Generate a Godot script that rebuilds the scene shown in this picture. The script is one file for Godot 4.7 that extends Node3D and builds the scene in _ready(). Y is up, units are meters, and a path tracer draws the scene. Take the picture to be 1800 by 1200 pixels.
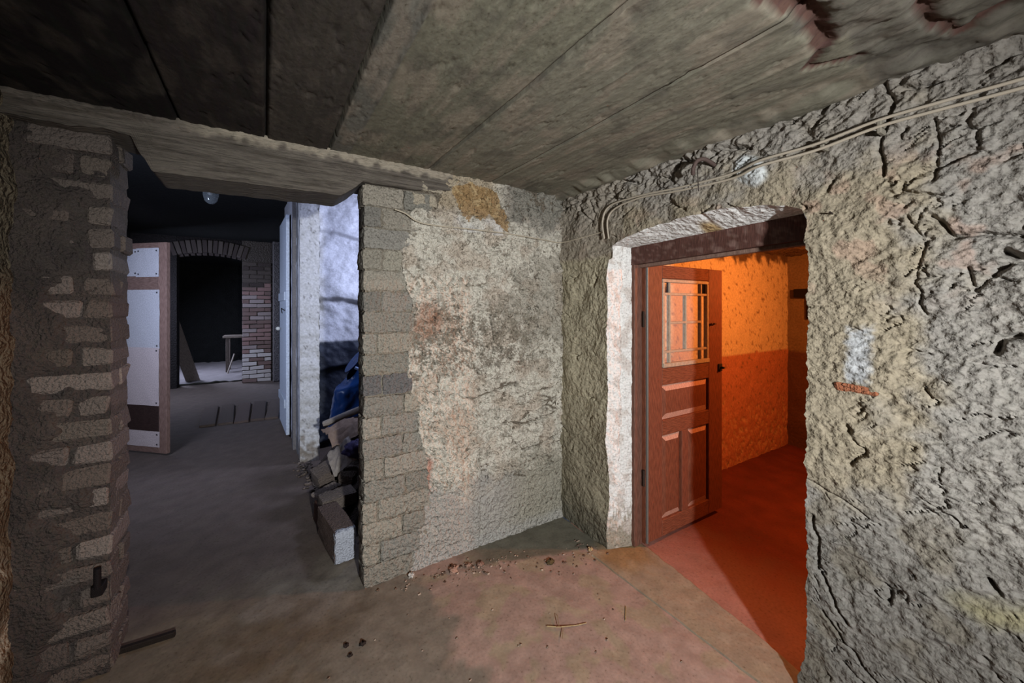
extends Node3D
# Old cellar: plastered corner with a segmental-arched doorway into an orange-lit side room, brick pillar and passage to dark back rooms.
# Building axes: x = along the middle wall to the right, y = up, -z = away along the right wall.

const XR := 1.79     # face of the right wall
const ZM := -2.18    # face of the middle wall
const HC := 2.29     # ceiling height

var used := {}
var nz := {}         # noises
var mats := {}
var tex := {}

# ------------------------------------------------------------------ mesh collector
class MB:
	var v := PackedVector3Array()
	var n := PackedVector3Array()
	var c := PackedColorArray()
	var i := PackedInt32Array()
	var smooth := true

	# a sheet of (nu+1)x(nv+1) points; f(u, v) -> [position, colour]; normals are averaged
	func grid(nu: int, nv: int, f: Callable, flip := false) -> void:
		var s := v.size()
		for a in nv + 1:
			for b in nu + 1:
				var r: Array = f.call(float(b) / nu, float(a) / nv)
				v.append(r[0]); c.append(r[1])
		var w := nu + 1
		for a in nv + 1:
			for b in nu + 1:
				var l: Vector3 = v[s + a * w + maxi(b - 1, 0)]
				var r2: Vector3 = v[s + a * w + mini(b + 1, nu)]
				var d: Vector3 = v[s + maxi(a - 1, 0) * w + b]
				var u: Vector3 = v[s + mini(a + 1, nv) * w + b]
				var nn := (r2 - l).cross(u - d).normalized()
				n.append(-nn if flip else nn)
		for a in nv:
			for b in nu:
				var p := s + a * w + b
				if flip:
					i.append_array([p, p + 1, p + w, p + 1, p + w + 1, p + w])
				else:
					i.append_array([p, p + w, p + 1, p + 1, p + w, p + w + 1])

	func tri(a: Vector3, b: Vector3, d: Vector3, col: Color) -> void:
		var s := v.size()
		var nn := (d - a).cross(b - a).normalized()
		v.append_array([a, b, d]); n.append_array([nn, nn, nn]); c.append_array([col, col, col])
		i.append_array([s, s + 1, s + 2])

	# corners given clockwise as seen from the front
	func quad(a: Vector3, b: Vector3, d: Vector3, e: Vector3, col := Color.WHITE) -> void:
		tri(a, b, d, col); tri(a, d, e, col)

	# bevelled box with jittered corners: 44 triangles, flat shaded
	func box(at: Vector3, size: Vector3, bev := 0.003, jit := 0.0, rnd: RandomNumberGenerator = null, basis := Basis(), col := Color.WHITE) -> void:
		var h := size * 0.5
		bev = minf(bev, minf(h.x, minf(h.y, h.z)) * 0.6)
		var P := {}
		for sx in [-1, 1]:
			for sy in [-1, 1]:
				for sz in [-1, 1]:
					var j := Vector3.ZERO
					if rnd: j = Vector3(rnd.randf_range(-jit, jit), rnd.randf_range(-jit, jit), rnd.randf_range(-jit, jit))
					for ax in 3:
						var q := Vector3(sx * h.x, sy * h.y, sz * h.z) + j
						var k := Vector3(sx, sy, sz) * bev
						k[ax] = 0
						var j2 := Vector3.ZERO
						if rnd: j2 = Vector3(rnd.randf_range(-jit, jit), rnd.randf_range(-jit, jit), rnd.randf_range(-jit, jit)) * 0.35
						P[[sx, sy, sz, ax]] = at + basis * (q - k + j2)
		for ax in 3:
			var e1 := (ax + 1) % 3
			var e2 := (ax + 2) % 3
			for s in [-1, 1]:
				var key := func(a: int, b: int) -> Array:
					var kk := [0, 0, 0]
					kk[ax] = s; kk[e1] = a; kk[e2] = b
					return [kk[0], kk[1], kk[2], ax]
				var q1: Vector3 = P[key.call(-1, -1)]
				var q2: Vector3 = P[key.call(1, -1)]
				var q3: Vector3 = P[key.call(1, 1)]
				var q4: Vector3 = P[key.call(-1, 1)]
				if s > 0: quad(q1, q4, q3, q2, col)
				else: quad(q1, q2, q3, q4, col)
			for s1 in [-1, 1]:
				for s2 in [-1, 1]:
					var kk1 := [0, 0, 0]
					kk1[ax] = -1; kk1[e1] = s1; kk1[e2] = s2
					var kk2 := kk1.duplicate()
					kk2[ax] = 1
					var r1: Vector3 = P[[kk1[0], kk1[1], kk1[2], e1]]
					var r2: Vector3 = P[[kk2[0], kk2[1], kk2[2], e1]]
					var r3: Vector3 = P[[kk2[0], kk2[1], kk2[2], e2]]
					var r4: Vector3 = P[[kk1[0], kk1[1], kk1[2], e2]]
					if s1 * s2 > 0: quad(r1, r2, r3, r4, col)
					else: quad(r4, r3, r2, r1, col)
		for sx in [-1, 1]:
			for sy in [-1, 1]:
				for sz in [-1, 1]:
					var t1: Vector3 = P[[sx, sy, sz, 0]]
					var t2: Vector3 = P[[sx, sy, sz, 1]]
					var t3: Vector3 = P[[sx, sy, sz, 2]]
					if sx * sy * sz > 0: tri(t1, t3, t2, col)
					else: tri(t1, t2, t3, col)

	func tube(pts: Array, r: float, sides := 8, col := Color.WHITE) -> void:
		var s := v.size()
		var m := pts.size()
		var up := Vector3(0.13, 0.97, 0.2).normalized()
		for k in m:
			var t: Vector3 = (pts[mini(k + 1, m - 1)] - pts[maxi(k - 1, 0)]).normalized()
			var a := t.cross(up)
			if a.length() < 0.05: a = t.cross(Vector3(1, 0.1, 0.3))
			a = a.normalized()
			var b := t.cross(a).normalized()
			for q in sides:
				var an := TAU * q / sides
				var nn := a * cos(an) + b * sin(an)
				v.append(pts[k] + nn * r); n.append(nn); c.append(col)
		for k in m - 1:
			for q in sides:
				var p0 := s + k * sides + q
				var p1 := s + k * sides + (q + 1) % sides
				i.append_array([p0, p0 + sides, p1, p1, p0 + sides, p1 + sides])
		for e in [0, m - 1]:
			var cc := v.size()
			var tn: Vector3 = (pts[0] - pts[1]).normalized() if e == 0 else (pts[m - 1] - pts[m - 2]).normalized()
			v.append(pts[e]); n.append(tn); c.append(col)
			for q in sides:
				v.append(v[s + e * sides + q]); n.append(tn); c.append(col)
			for q in sides:
				if e == 0: i.append_array([cc, cc + 1 + q, cc + 1 + (q + 1) % sides])
				else: i.append_array([cc, cc + 1 + (q + 1) % sides, cc + 1 + q])

	# profile of (radius, height) pairs spun round y
	func lathe(prof: Array, at: Vector3, seg := 20, col := Color.WHITE) -> void:
		var m := prof.size()
		grid(seg, m - 1, func(a: float, b: float):
			var p: Vector2 = prof[roundi(b * (m - 1))]
			return [at + Vector3(cos(a * TAU) * p.x, p.y, sin(a * TAU) * p.x), col], true)

	# lumpy ellipsoid
	func blob(at: Vector3, r: Vector3, noise: FastNoiseLite, amp: float, seed_at: Vector3, nu := 12, nv := 8, basis := Basis(), col := Color.WHITE) -> void:
		grid(nu, nv, func(a: float, b: float):
			var th: float = b * PI
			var d := Vector3(sin(th) * cos(a * TAU), cos(th), sin(th) * sin(a * TAU))
			var k: float = 1.0 + amp * noise.get_noise_3dv(d * 0.5 + seed_at)
			return [at + basis * (d * r * k), col], false)

	func mesh() -> ArrayMesh:
		var arr := []
		arr.resize(Mesh.ARRAY_MAX)
		arr[Mesh.ARRAY_VERTEX] = v; arr[Mesh.ARRAY_NORMAL] = n; arr[Mesh.ARRAY_COLOR] = c; arr[Mesh.ARRAY_INDEX] = i
		var m := ArrayMesh.new()
		m.add_surface_from_arrays(Mesh.PRIMITIVE_TRIANGLES, arr)
		return m

# ------------------------------------------------------------------ naming helpers
func numbered(called: String) -> String:
	if not used.has(called):
		used[called] = 0
		return called
	used[called] += 1
	return "%s_%03d" % [called, used[called]]

func tag(o: Node3D, label: String, category: String, group := "", kind := "") -> Node3D:
	if label: o.set_meta("label", label)
	if category: o.set_meta("category", category)
	if group: o.set_meta("group", group)
	if kind: o.set_meta("kind", kind)
	return o

func base(called: String, at := Vector3.ZERO, turn := 0.0) -> Node3D:
	var o := Node3D.new()
	o.name = numbered(called)
	add_child(o)
	o.position = at; o.rotation.y = turn
	return o

func put(called: String, m: Mesh, mat: Material, parent: Node3D = null, at := Vector3.ZERO) -> MeshInstance3D:
	var o := MeshInstance3D.new()
	o.name = called if parent else numbered(called)
	o.mesh = m
	o.material_override = mat
	(parent if parent else self).add_child(o, true)
	o.position = at
	return o

func C(r: float, g: float, b: float) -> Color:
	return Color(r / 255.0, g / 255.0, b / 255.0).srgb_to_linear()

func noise(called: String, freq: float, oct := 3, type := FastNoiseLite.TYPE_SIMPLEX_SMOOTH, fractal := FastNoiseLite.FRACTAL_FBM, sd := 1) -> FastNoiseLite:
	var f := FastNoiseLite.new()
	f.noise_type = type; f.frequency = freq; f.seed = sd
	f.fractal_type = fractal if oct > 1 else FastNoiseLite.FRACTAL_NONE
	f.fractal_octaves = oct
	nz[called] = f
	return f

func noise_tex(freq: float, oct: int, lo: Color, hi: Color, sd: int, size := 512, type := FastNoiseLite.TYPE_SIMPLEX_SMOOTH) -> NoiseTexture2D:
	var f := FastNoiseLite.new()
	f.noise_type = type; f.frequency = freq; f.fractal_octaves = oct; f.seed = sd
	f.fractal_type = FastNoiseLite.FRACTAL_FBM
	var t := NoiseTexture2D.new()
	t.width = size; t.height = size; t.seamless = true; t.noise = f
	var g := Gradient.new()
	g.set_color(0, lo); g.set_color(1, hi)
	t.color_ramp = g
	return t

func mat(called: String, col: Color, rough: float, grain: Texture2D = null, bump: Texture2D = null, relief := 0.0, scale := Vector3.ONE, world := true, vcol := true) -> StandardMaterial3D:
	var m := StandardMaterial3D.new()
	m.resource_name = called
	m.albedo_color = col
	m.roughness = rough
	m.metallic_specular = 0.35
	m.vertex_color_use_as_albedo = vcol
	if grain: m.albedo_texture = grain
	if bump:
		m.heightmap_enabled = true; m.heightmap_texture = bump; m.heightmap_scale = relief
	if grain or bump:
		m.uv1_triplanar = true; m.uv1_world_triplanar = world; m.uv1_scale = scale
	mats[called] = m
	return m

# distance from p to a polyline
func pdist(p: Vector2, line: PackedVector2Array) -> float:
	var best := 9.0
	for k in line.size() - 1:
		var a := line[k]
		var d := line[k + 1] - a
		var t := clampf((p - a).dot(d) / d.length_squared(), 0, 1)
		best = minf(best, p.distance_squared_to(a + d * t))
	return sqrt(best)

# sum of crack grooves; each crack: [polyline, half width, depth, bounds]
func cracks(p: Vector2, list: Array) -> float:
	var out := 0.0
	for k in list:
		var r: Rect2 = k[3]
		if r.has_point(p):
			var d := pdist(p, k[0])
			if d < k[1]: out = maxf(out, k[2] * (1.0 - d / k[1]))
	return out

func crack(pts: Array, w: float, depth: float) -> Array:
	var l := PackedVector2Array()
	# break the line up so that it wanders
	for k in pts.size() - 1:
		var a: Vector2 = pts[k]
		var b: Vector2 = pts[k + 1]
		var cnt := maxi(1, int(a.distance_to(b) / 0.03))
		for q in cnt:
			var p := a.lerp(b, float(q) / cnt)
			if q > 0: p += Vector2(nz.n12.get_noise_2d(p.x * 3, p.y * 3), nz.n12.get_noise_2d(p.y * 3 + 9, p.x * 3)) * 0.014
			l.append(p)
	l.append(pts[-1])
	var r := Rect2(l[0], Vector2.ZERO)
	for p in l: r = r.expand(p)
	return [l, w, depth, r.grow(w)]

func lut(x: float, pts: Array) -> float:
	if x <= pts[0].x: return pts[0].y
	for k in pts.size() - 1:
		if x <= pts[k + 1].x:
			return lerpf(pts[k].y, pts[k + 1].y, (x - pts[k].x) / (pts[k + 1].x - pts[k].x))
	return pts[-1].y

func sm(a: float, b: float, x: float) -> float:
	return smoothstep(a, b, x)

# ------------------------------------------------------------------ scene
func _ready() -> void:
	camera_and_light()
	materials()
	floors()
	ceiling_panels()
	wall_right()
	wall_middle()
	beam()
	pillar()
	shell()
	side_room()
	back_rooms()
	doorway()
	far_door()
	cables()
	rubble()
	floor_bits()
	small_things()

func camera_and_light() -> void:
	var cam := Camera3D.new()
	cam.name = "camera"
	add_child(cam)
	cam.position = Vector3(0, 1.5, 0)
	cam.rotation_degrees = Vector3(0, -32.2, 0)
	cam.projection = Camera3D.PROJECTION_FRUSTUM
	cam.near = 0.05; cam.far = 60.0
	cam.size = 1200.0 / 690.0 * 0.05
	cam.frustum_offset = Vector2(0, -60.0 / 690.0 * 0.05)
	cam.current = true

	var we := WorldEnvironment.new()
	we.name = "environment"
	var env := Environment.new()
	env.background_mode = Environment.BG_SKY
	var sky := Sky.new()
	var sm_ := ProceduralSkyMaterial.new()
	sm_.sky_top_color = Color(0.45, 0.55, 0.75); sm_.sky_horizon_color = Color(0.62, 0.68, 0.8)
	sm_.ground_bottom_color = Color(0.2, 0.2, 0.2); sm_.ground_horizon_color = Color(0.4, 0.42, 0.45)
	sm_.sun_angle_max = 0.0
	sky.sky_material = sm_
	env.sky = sky
	env.tonemap_mode = Environment.TONE_MAPPER_LINEAR
	env.tonemap_exposure = 1.0
	env.sdfgi_enabled = true; env.ssao_enabled = true; env.ssil_enabled = true
	we.environment = env
	add_child(we)

	# the work light behind the photographer, aimed at the corner
	var k := SpotLight3D.new()
	k.name = "work_light"
	add_child(k)
	k.look_at_from_position(Vector3(0.30, 1.5, 1.25), Vector3(1.3, 1.05, -2.0))
	k.light_color = Color(0.96, 0.985, 1.0)
	k.light_energy = 15.0
	k.spot_angle = 49.0; k.spot_angle_attenuation = 1.0
	k.spot_range = 30.0; k.spot_attenuation = 2.0
	k.light_size = 0.05
	k.shadow_enabled = true

	var sp := OmniLight3D.new()  # added fill near the camera, with no lamp of its own
	sp.name = "fill_light"
	add_child(sp)
	sp.position = Vector3(0.38, 1.5, 1.08)
	sp.light_color = Color(1.0, 0.96, 0.94)
	sp.light_energy = 0.45
	sp.light_size = 0.08
	sp.omni_range = 30.0; sp.omni_attenuation = 2.0
	sp.shadow_enabled = true

	# daylight through unseen back-room windows; the last is added to light the arch floor
	var cool := Color(0.80, 0.86, 1.0)
	for w in [[Vector3(-1.36, 1.75, -3.8), Vector3(-0.7, 1.4, -5.4), Vector2(0.5, 0.5), 4.0, cool],
			[Vector3(-1.95, 1.9, -8.0), Vector3(-0.3, 0.1, -9.4), Vector2(0.5, 0.4), 6.5, cool],
			[Vector3(1.80, 2.2, -3.75), Vector3(0.6, 1.8, -4.64), Vector2(0.4, 0.4), 4.2, Color(0.80, 0.85, 1.0)],
			[Vector3(-1.95, 1.6, -10.8), Vector3(-0.6, 0.0, -10.9), Vector2(0.5, 0.4), 9.0, cool]]:
		var a := AreaLight3D.new()
		a.name = numbered("window_light")
		add_child(a)
		a.look_at_from_position(w[0], w[1])
		a.area_size = w[2]
		a.light_color = w[4]
		a.light_energy = w[3]
		a.area_range = 30.0
		a.shadow_enabled = true

func materials() -> void:
	noise("n1", 1.6, 3); noise("n3", 4.0, 3, FastNoiseLite.TYPE_SIMPLEX_SMOOTH, FastNoiseLite.FRACTAL_FBM, 5)
	noise("n12", 11.0, 3, FastNoiseLite.TYPE_SIMPLEX_SMOOTH, FastNoiseLite.FRACTAL_FBM, 8)
	noise("n40", 38.0, 3, FastNoiseLite.TYPE_SIMPLEX_SMOOTH, FastNoiseLite.FRACTAL_FBM, 12)
	noise("ridge", 9.0, 3, FastNoiseLite.TYPE_SIMPLEX_SMOOTH, FastNoiseLite.FRACTAL_RIDGED, 21)
	noise("lump", 22.0, 2, FastNoiseLite.TYPE_SIMPLEX_SMOOTH, FastNoiseLite.FRACTAL_RIDGED, 33)
	var cell := noise("cell", 4.6, 1, FastNoiseLite.TYPE_CELLULAR, FastNoiseLite.FRACTAL_NONE, 4)
	cell.cellular_return_type = FastNoiseLite.RETURN_DISTANCE2_SUB
	cell.domain_warp_enabled = true; cell.domain_warp_amplitude = 0.06; cell.domain_warp_frequency = 6.0

	tex.grain = noise_tex(0.03, 5, Color(0.8, 0.8, 0.8), Color(1, 1, 1), 3, 1024)
	# pitted plaster: mostly even, with small dark specks and pale grit
	tex.speck = noise_tex(0.045, 6, Color(0.5, 0.47, 0.44), Color(1, 1, 1), 17, 1024)
	var sg: Gradient = tex.speck.color_ramp
	sg.offsets = PackedFloat32Array([0.0, 0.2, 0.3, 0.6, 1.0])
	sg.colors = PackedColorArray([Color(0.45, 0.43, 0.40), Color(0.66, 0.64, 0.61), Color(0.87, 0.865, 0.86), Color(0.95, 0.945, 0.94), Color(1, 1, 1)])
	tex.speck2 = noise_tex(0.05, 6, Color(0.5, 0.47, 0.44), Color(1, 1, 1), 27, 1024)
	var cg: Gradient = tex.speck2.color_ramp
	cg.offsets = PackedFloat32Array([0.0, 0.16, 0.24, 0.8, 0.9, 1.0])
	cg.colors = PackedColorArray([Color(0.6, 0.58, 0.55), Color(0.76, 0.74, 0.72), Color(0.88, 0.88, 0.88), Color(0.94, 0.94, 0.94), Color(1, 1, 0.98), Color(1, 1, 1)])
	tex.bump = noise_tex(0.018, 7, Color.BLACK, Color.WHITE, 7, 1024)
	tex.fine = noise_tex(0.08, 4, Color.BLACK, Color.WHITE, 9, 512)
	tex.wood = noise_tex(0.03, 5, Color(0.62, 0.58, 0.56), Color(1, 1, 1), 13, 512)

	mat("plaster", Color.WHITE, 0.92, tex.speck, tex.bump, 2.2, Vector3(1.5, 1.5, 1.5))
	mat("rough_plaster", Color.WHITE, 0.9, tex.speck, tex.bump, 1.3, Vector3(1.3, 1.3, 1.3))
	mat("concrete", Color.WHITE, 0.9, tex.speck2, tex.bump, 0.3, Vector3(1.3, 1.3, 1.3))
	mat("floor_concrete", Color.WHITE, 0.85, tex.speck2, tex.bump, 0.10, Vector3(1.0, 1.0, 1.0))
	mat("board_concrete", Color.WHITE, 0.88, tex.speck2, tex.bump, 0.25, Vector3(1.4, 1.4, 0.8))
	mat("beam_concrete", Color.WHITE, 0.9, tex.grain, tex.bump, 0.8, Vector3(0.4, 5.0, 3.0))
	mat("brick", Color.WHITE, 0.92, tex.speck, tex.bump, 1.2, Vector3(3, 3, 3))
	mat("dirt", Color.WHITE, 0.95, tex.grain, tex.bump, 1.5, Vector3(3, 3, 3))
	mat("smooth", Color.WHITE, 0.75, tex.grain, tex.fine, 0.15, Vector3(1.5, 1.5, 1.5))
	mat("paint", Color.WHITE, 0.6, tex.grain, tex.bump, 0.25, Vector3(1.2, 1.2, 1.2))
	mat("wood", Color.WHITE, 0.62, tex.wood, tex.fine, 0.12, Vector3(9, 0.9, 9), false)
	mat("wood_flat", Color.WHITE, 0.7, tex.wood, tex.fine, 0.2, Vector3(0.9, 9, 9), false)
	mat("metal", Color.WHITE, 0.55, tex.grain, tex.fine, 0.05, Vector3(2, 2, 2), false)
	mats.metal.metallic = 0.15
	mat("iron", Color.WHITE, 0.7, tex.grain, tex.fine, 0.2, Vector3(6, 6, 6), false)
	mats.iron.metallic = 0.4
	mat("cable", Color.WHITE, 0.6)
	mat("plastic", Color.WHITE, 0.35)
	var g := mat("glass", Color(1, 1, 1, 0.06), 0.08, null, null, 0, Vector3.ONE, true, false)
	g.transparency = BaseMaterial3D.TRANSPARENCY_ALPHA
	var dg := mat("dark_glass", Color(0.05, 0.06, 0.12, 0.9), 0.15, null, null, 0, Vector3.ONE, true, false)
	dg.transparency = BaseMaterial3D.TRANSPARENCY_ALPHA
	var jg := mat("jar_glass", Color(0.55, 0.57, 0.58, 0.25), 0.1, null, null, 0, Vector3.ONE, true, false)
	jg.transparency = BaseMaterial3D.TRANSPARENCY_ALPHA

# ------------------------------------------------------------------ floor
func floor_y(x: float, z: float) -> float:
	return nz.n1.get_noise_2d(x * 1.3, z * 1.3) * 0.006 + nz.n12.get_noise_2d(x, z) * 0.0022

func floors() -> void:
	var b := MB.new()
	var grey := C(132, 121, 108)
	var pink := C(164, 138, 125)
	var olive := C(110, 96, 74)
	var brown := C(104, 90, 82)
	var stain := func(x: float, z: float) -> Color:
		var w: float = nz.n3.get_noise_2d(x, z) * 0.16 + nz.n12.get_noise_2d(x, z) * 0.05
		# pinkish worn paint in front of the middle wall and the doorway
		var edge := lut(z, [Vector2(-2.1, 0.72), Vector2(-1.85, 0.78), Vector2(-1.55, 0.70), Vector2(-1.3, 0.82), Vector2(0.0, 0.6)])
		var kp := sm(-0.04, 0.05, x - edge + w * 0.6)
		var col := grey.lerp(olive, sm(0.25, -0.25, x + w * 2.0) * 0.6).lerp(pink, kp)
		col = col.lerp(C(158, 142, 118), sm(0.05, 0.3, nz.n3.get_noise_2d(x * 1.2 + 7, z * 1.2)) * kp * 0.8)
		# greyer screed along the wall into the corner
		var d := z - lerpf(-2.0, -1.78, clampf((x - 1.15) / 0.64, 0, 1))
		if x > 0.9: col = col.lerp(C(112, 106, 92), sm(0.02, -0.02, d + w * 0.15) * sm(0.9, 1.15, x))
		# threshold slab
		if x > 1.675: col = col.lerp(C(154, 138, 116), 0.85 * sm(-1.8, -1.74, z))
		col = col.lerp(C(150, 116, 72), sm(0.25, 0.05, Vector2(x - 1.86, (z + 1.66)).length() + w * 0.5) * 0.8)
		# brown stain towards the passage
		col = col.lerp(C(92, 72, 48), sm(0.35, 0.0, Vector2((x - 0.05) * 0.7, z + 2.05).length() + w) * 0.6)
		col = col.lerp(brown, sm(-2.3, -2.7, z + w))
		return col * (0.9 + 0.2 * nz.n12.get_noise_2d(x * 0.7, z * 0.7))
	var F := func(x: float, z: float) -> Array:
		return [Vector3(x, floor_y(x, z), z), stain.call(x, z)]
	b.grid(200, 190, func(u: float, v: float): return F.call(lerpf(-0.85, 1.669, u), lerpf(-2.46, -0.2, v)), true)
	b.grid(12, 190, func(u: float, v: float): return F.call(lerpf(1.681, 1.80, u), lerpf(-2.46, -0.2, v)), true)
	# joint before the threshold slab
	b.grid(6, 380, func(u: float, v: float):
		var z := lerpf(-2.46, -0.2, v)
		var x := lerpf(1.669, 1.681, u)
		var r: Array = F.call(x, z)
		if u > 0.1 and u < 0.9:
			r[0].x += 0.002 * nz.n12.get_noise_2d(z, 2)
			r[0].y -= (0.014 if u > 0.3 and u < 0.7 else 0.004) * sm(-1.76, -1.73, z)
		return r, true)
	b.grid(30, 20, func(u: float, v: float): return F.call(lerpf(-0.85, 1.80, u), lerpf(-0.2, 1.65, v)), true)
	# tongue in the doorway, its edge worn and askew
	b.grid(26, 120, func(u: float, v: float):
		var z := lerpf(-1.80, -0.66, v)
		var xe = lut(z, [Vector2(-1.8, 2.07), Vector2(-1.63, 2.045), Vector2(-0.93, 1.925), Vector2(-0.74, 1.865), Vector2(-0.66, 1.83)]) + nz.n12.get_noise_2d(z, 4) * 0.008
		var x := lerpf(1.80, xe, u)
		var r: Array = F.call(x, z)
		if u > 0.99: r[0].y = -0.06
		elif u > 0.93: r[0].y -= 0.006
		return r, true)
	# passage and back rooms
	b.grid(110, 190, func(u: float, v: float): return F.call(lerpf(-2.4, 1.85, u), lerpf(-9.7, -2.46, v)), true)
	b.grid(40, 40, func(u: float, v: float):
		var x := lerpf(-2.4, 0.6, u)
		var z := lerpf(-13.2, -9.7, v)
		return [Vector3(x, floor_y(x, z) + 0.03 + nz.n3.get_noise_2d(x, z) * 0.03, z), C(128, 120, 118)], true)
	# underside slab
	b.box(Vector3(0, -0.17, -5.6), Vector3(5, 0.16, 15.6))
	tag(put("floor", b.mesh(), mats.floor_concrete), "worn grey and pink concrete cellar floor running into the passage", "floor", "", "structure")

	var r2 := MB.new()
	r2.grid(120, 110, func(u: float, v: float):
		var x := lerpf(1.80, 4.95, u)
		var z := lerpf(-2.1, 0.75, v)
		var lift: float = 0.06 * sm(-1.75, -2.05, z + nz.n3.get_noise_2d(x, 3) * 0.12)
		return [Vector3(x, -0.035 + floor_y(x, z) * 1.5 + lift * 0.5, z), C(110, 50, 36).lerp(C(168, 116, 100), sm(2.75, 2.0, x + 0.15 * nz.n3.get_noise_2d(x, z))) * (0.9 + 0.25 * nz.n3.get_noise_2d(x, z))], true)  # floor paler towards the doorway, in place of the work light falling there
	r2.box(Vector3(3.46, -0.17, -0.7), Vector3(3.1, 0.1, 3.0))
	tag(put("floor", r2.mesh(), mats.floor_concrete), "dark red floor of the orange-lit side room beyond the doorway", "floor", "", "structure")

# ------------------------------------------------------------------ ceiling of board-marked concrete slabs
func ceiling_panels() -> void:
	var s := MB.new()
	s.box(Vector3(0.45, HC + 0.16, -0.4), Vector3(2.9, 0.24, 4.3), 0.002, 0, null, Basis(), C(60, 54, 48))
	var root := put("ceiling", s.mesh(), mats.concrete)
	tag(root, "ceiling of long grey board-marked concrete slabs with dark joints", "ceiling", "", "structure")
	var edges := [-0.9, -0.31, 0.005, 0.272, 0.80, 1.22, 1.86]
	var spall := [crack([Vector2(0.95, -0.42), Vector2(1.08, -0.5), Vector2(1.25, -0.47), Vector2(1.43, -0.5)], 0.035, 0.03),
		crack([Vector2(1.43, -0.5), Vector2(1.52, -0.58), Vector2(1.6, -0.47)], 0.02, 0.016),
		crack([Vector2(1.36, -0.22), Vector2(1.46, -0.30), Vector2(1.58, -0.31), Vector2(1.70, -0.265)], 0.022, 0.022),
		crack([Vector2(1.60, -0.12), Vector2(1.66, -0.2), Vector2(1.70, -0.265)], 0.018, 0.018)]
	for k in edges.size() - 1:
		var x0: float = edges[k]
		var x1: float = edges[k + 1]
		var gap := 0.0035
		if k == 2 or k == 3: gap = 0.006
		if k >= 4 or (k == 3): gap = 0.004
		var b := MB.new()
		var nu := int((x1 - x0) / 0.008)
		var tone: Color = [C(26, 21, 20), C(44, 37, 34), C(70, 63, 56), C(120, 115, 98), C(126, 120, 104), C(124, 118, 102)][k]  # slabs darker to the left, putting the light's fall-off into their colour
		var f := func(x: float, z: float) -> Array:
			var e0 := x - x0
			var e1 := x1 - x
			var rag: float = absf(nz.n12.get_noise_2d(z * 1.5, x0 * 7)) * 0.006
			var g0 := gap * 0.5 + (rag if k == 3 else 0.0)
			var up := 0.03 * sm(g0 + 0.003, g0, minf(e0, 9)) + 0.03 * sm(gap * 0.5 + 0.002, gap * 0.5, e1)
			var streak: float = nz.n12.get_noise_2d(x * 2.2, z * 0.16)
			var y: float = HC + up - streak * 0.0022 - nz.n1.get_noise_2d(x, z * 0.5) * 0.006 + k % 2 * 0.002
			# formwork ridges
			for rx in [0.365, 1.02, 0.55, 1.45]:
				y -= 0.007 * sm(0.012, 0.0, absf(x - rx - 0.004 * nz.n3.get_noise_2d(z, rx))) * (0.35 + 0.65 * sm(-0.2, 0.2, nz.n3.get_noise_2d(z * 0.8, rx * 9)))
			y += cracks(Vector2(x, z), spall)
			var rough := sm(-0.55, -0.42, z + 0.1 * nz.n3.get_noise_2d(x, z)) * sm(1.0, 1.2, x)
			y += rough * (nz.n12.get_noise_2d(x, z) * 0.012 + 0.008)
			y -= 0.004 * sm(0.025, 0.0, absf(nz.n12.get_noise_2d(x * 1.6 + 3, z * 0.25))) * sm(0.1, 0.3, nz.n3.get_noise_2d(x * 1.2 + 14, z * 0.7))
			y += 0.006 * sm(0.2, 0.5, nz.n40.get_noise_2d(x * 0.5, z * 0.35)) * sm(0.0, 0.3, nz.n3.get_noise_2d(x + 33, z))
			# rounding down to the walls
			y -= 0.03 * sm(0.10, 0.0, XR - x + nz.n3.get_noise_2d(z, 1) * 0.08)
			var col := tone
			if x > 0.272 and x < 0.37: col = C(112, 108, 98)
			var w: float = nz.n3.get_noise_2d(x * 1.5, z * 0.6)
			col = col.lerp(C(142, 128, 112), sm(-0.05, 0.35, w + 0.25 * streak) * 0.55 if k > 2 else sm(0.1, 0.4, w) * 0.10)
			col = col.lerp(C(92, 86, 76), sm(0.15, 0.4, nz.n3.get_noise_2d(x * 0.9 + 4, z * 0.9)) * (0.5 if k > 2 else 0.12))
			if rough > 0.5: col = col.lerp(C(96, 90, 82), 0.7)
			if cracks(Vector2(x, z), spall) > 0.006: col = C(88, 64, 56)
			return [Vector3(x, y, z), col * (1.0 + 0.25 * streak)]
		b.grid(nu, 150, func(u: float, v: float): return f.call(lerpf(x0, x1, u), lerpf(-2.5, -0.05, v)))
		b.grid(nu / 3, 16, func(u: float, v: float): return f.call(lerpf(x0, x1, u), lerpf(-0.05, 1.65, v)))
		put("slab", b.mesh(), mats.board_concrete, root)

# ------------------------------------------------------------------ right wall with the arched doorway
var r_cracks := []

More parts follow.
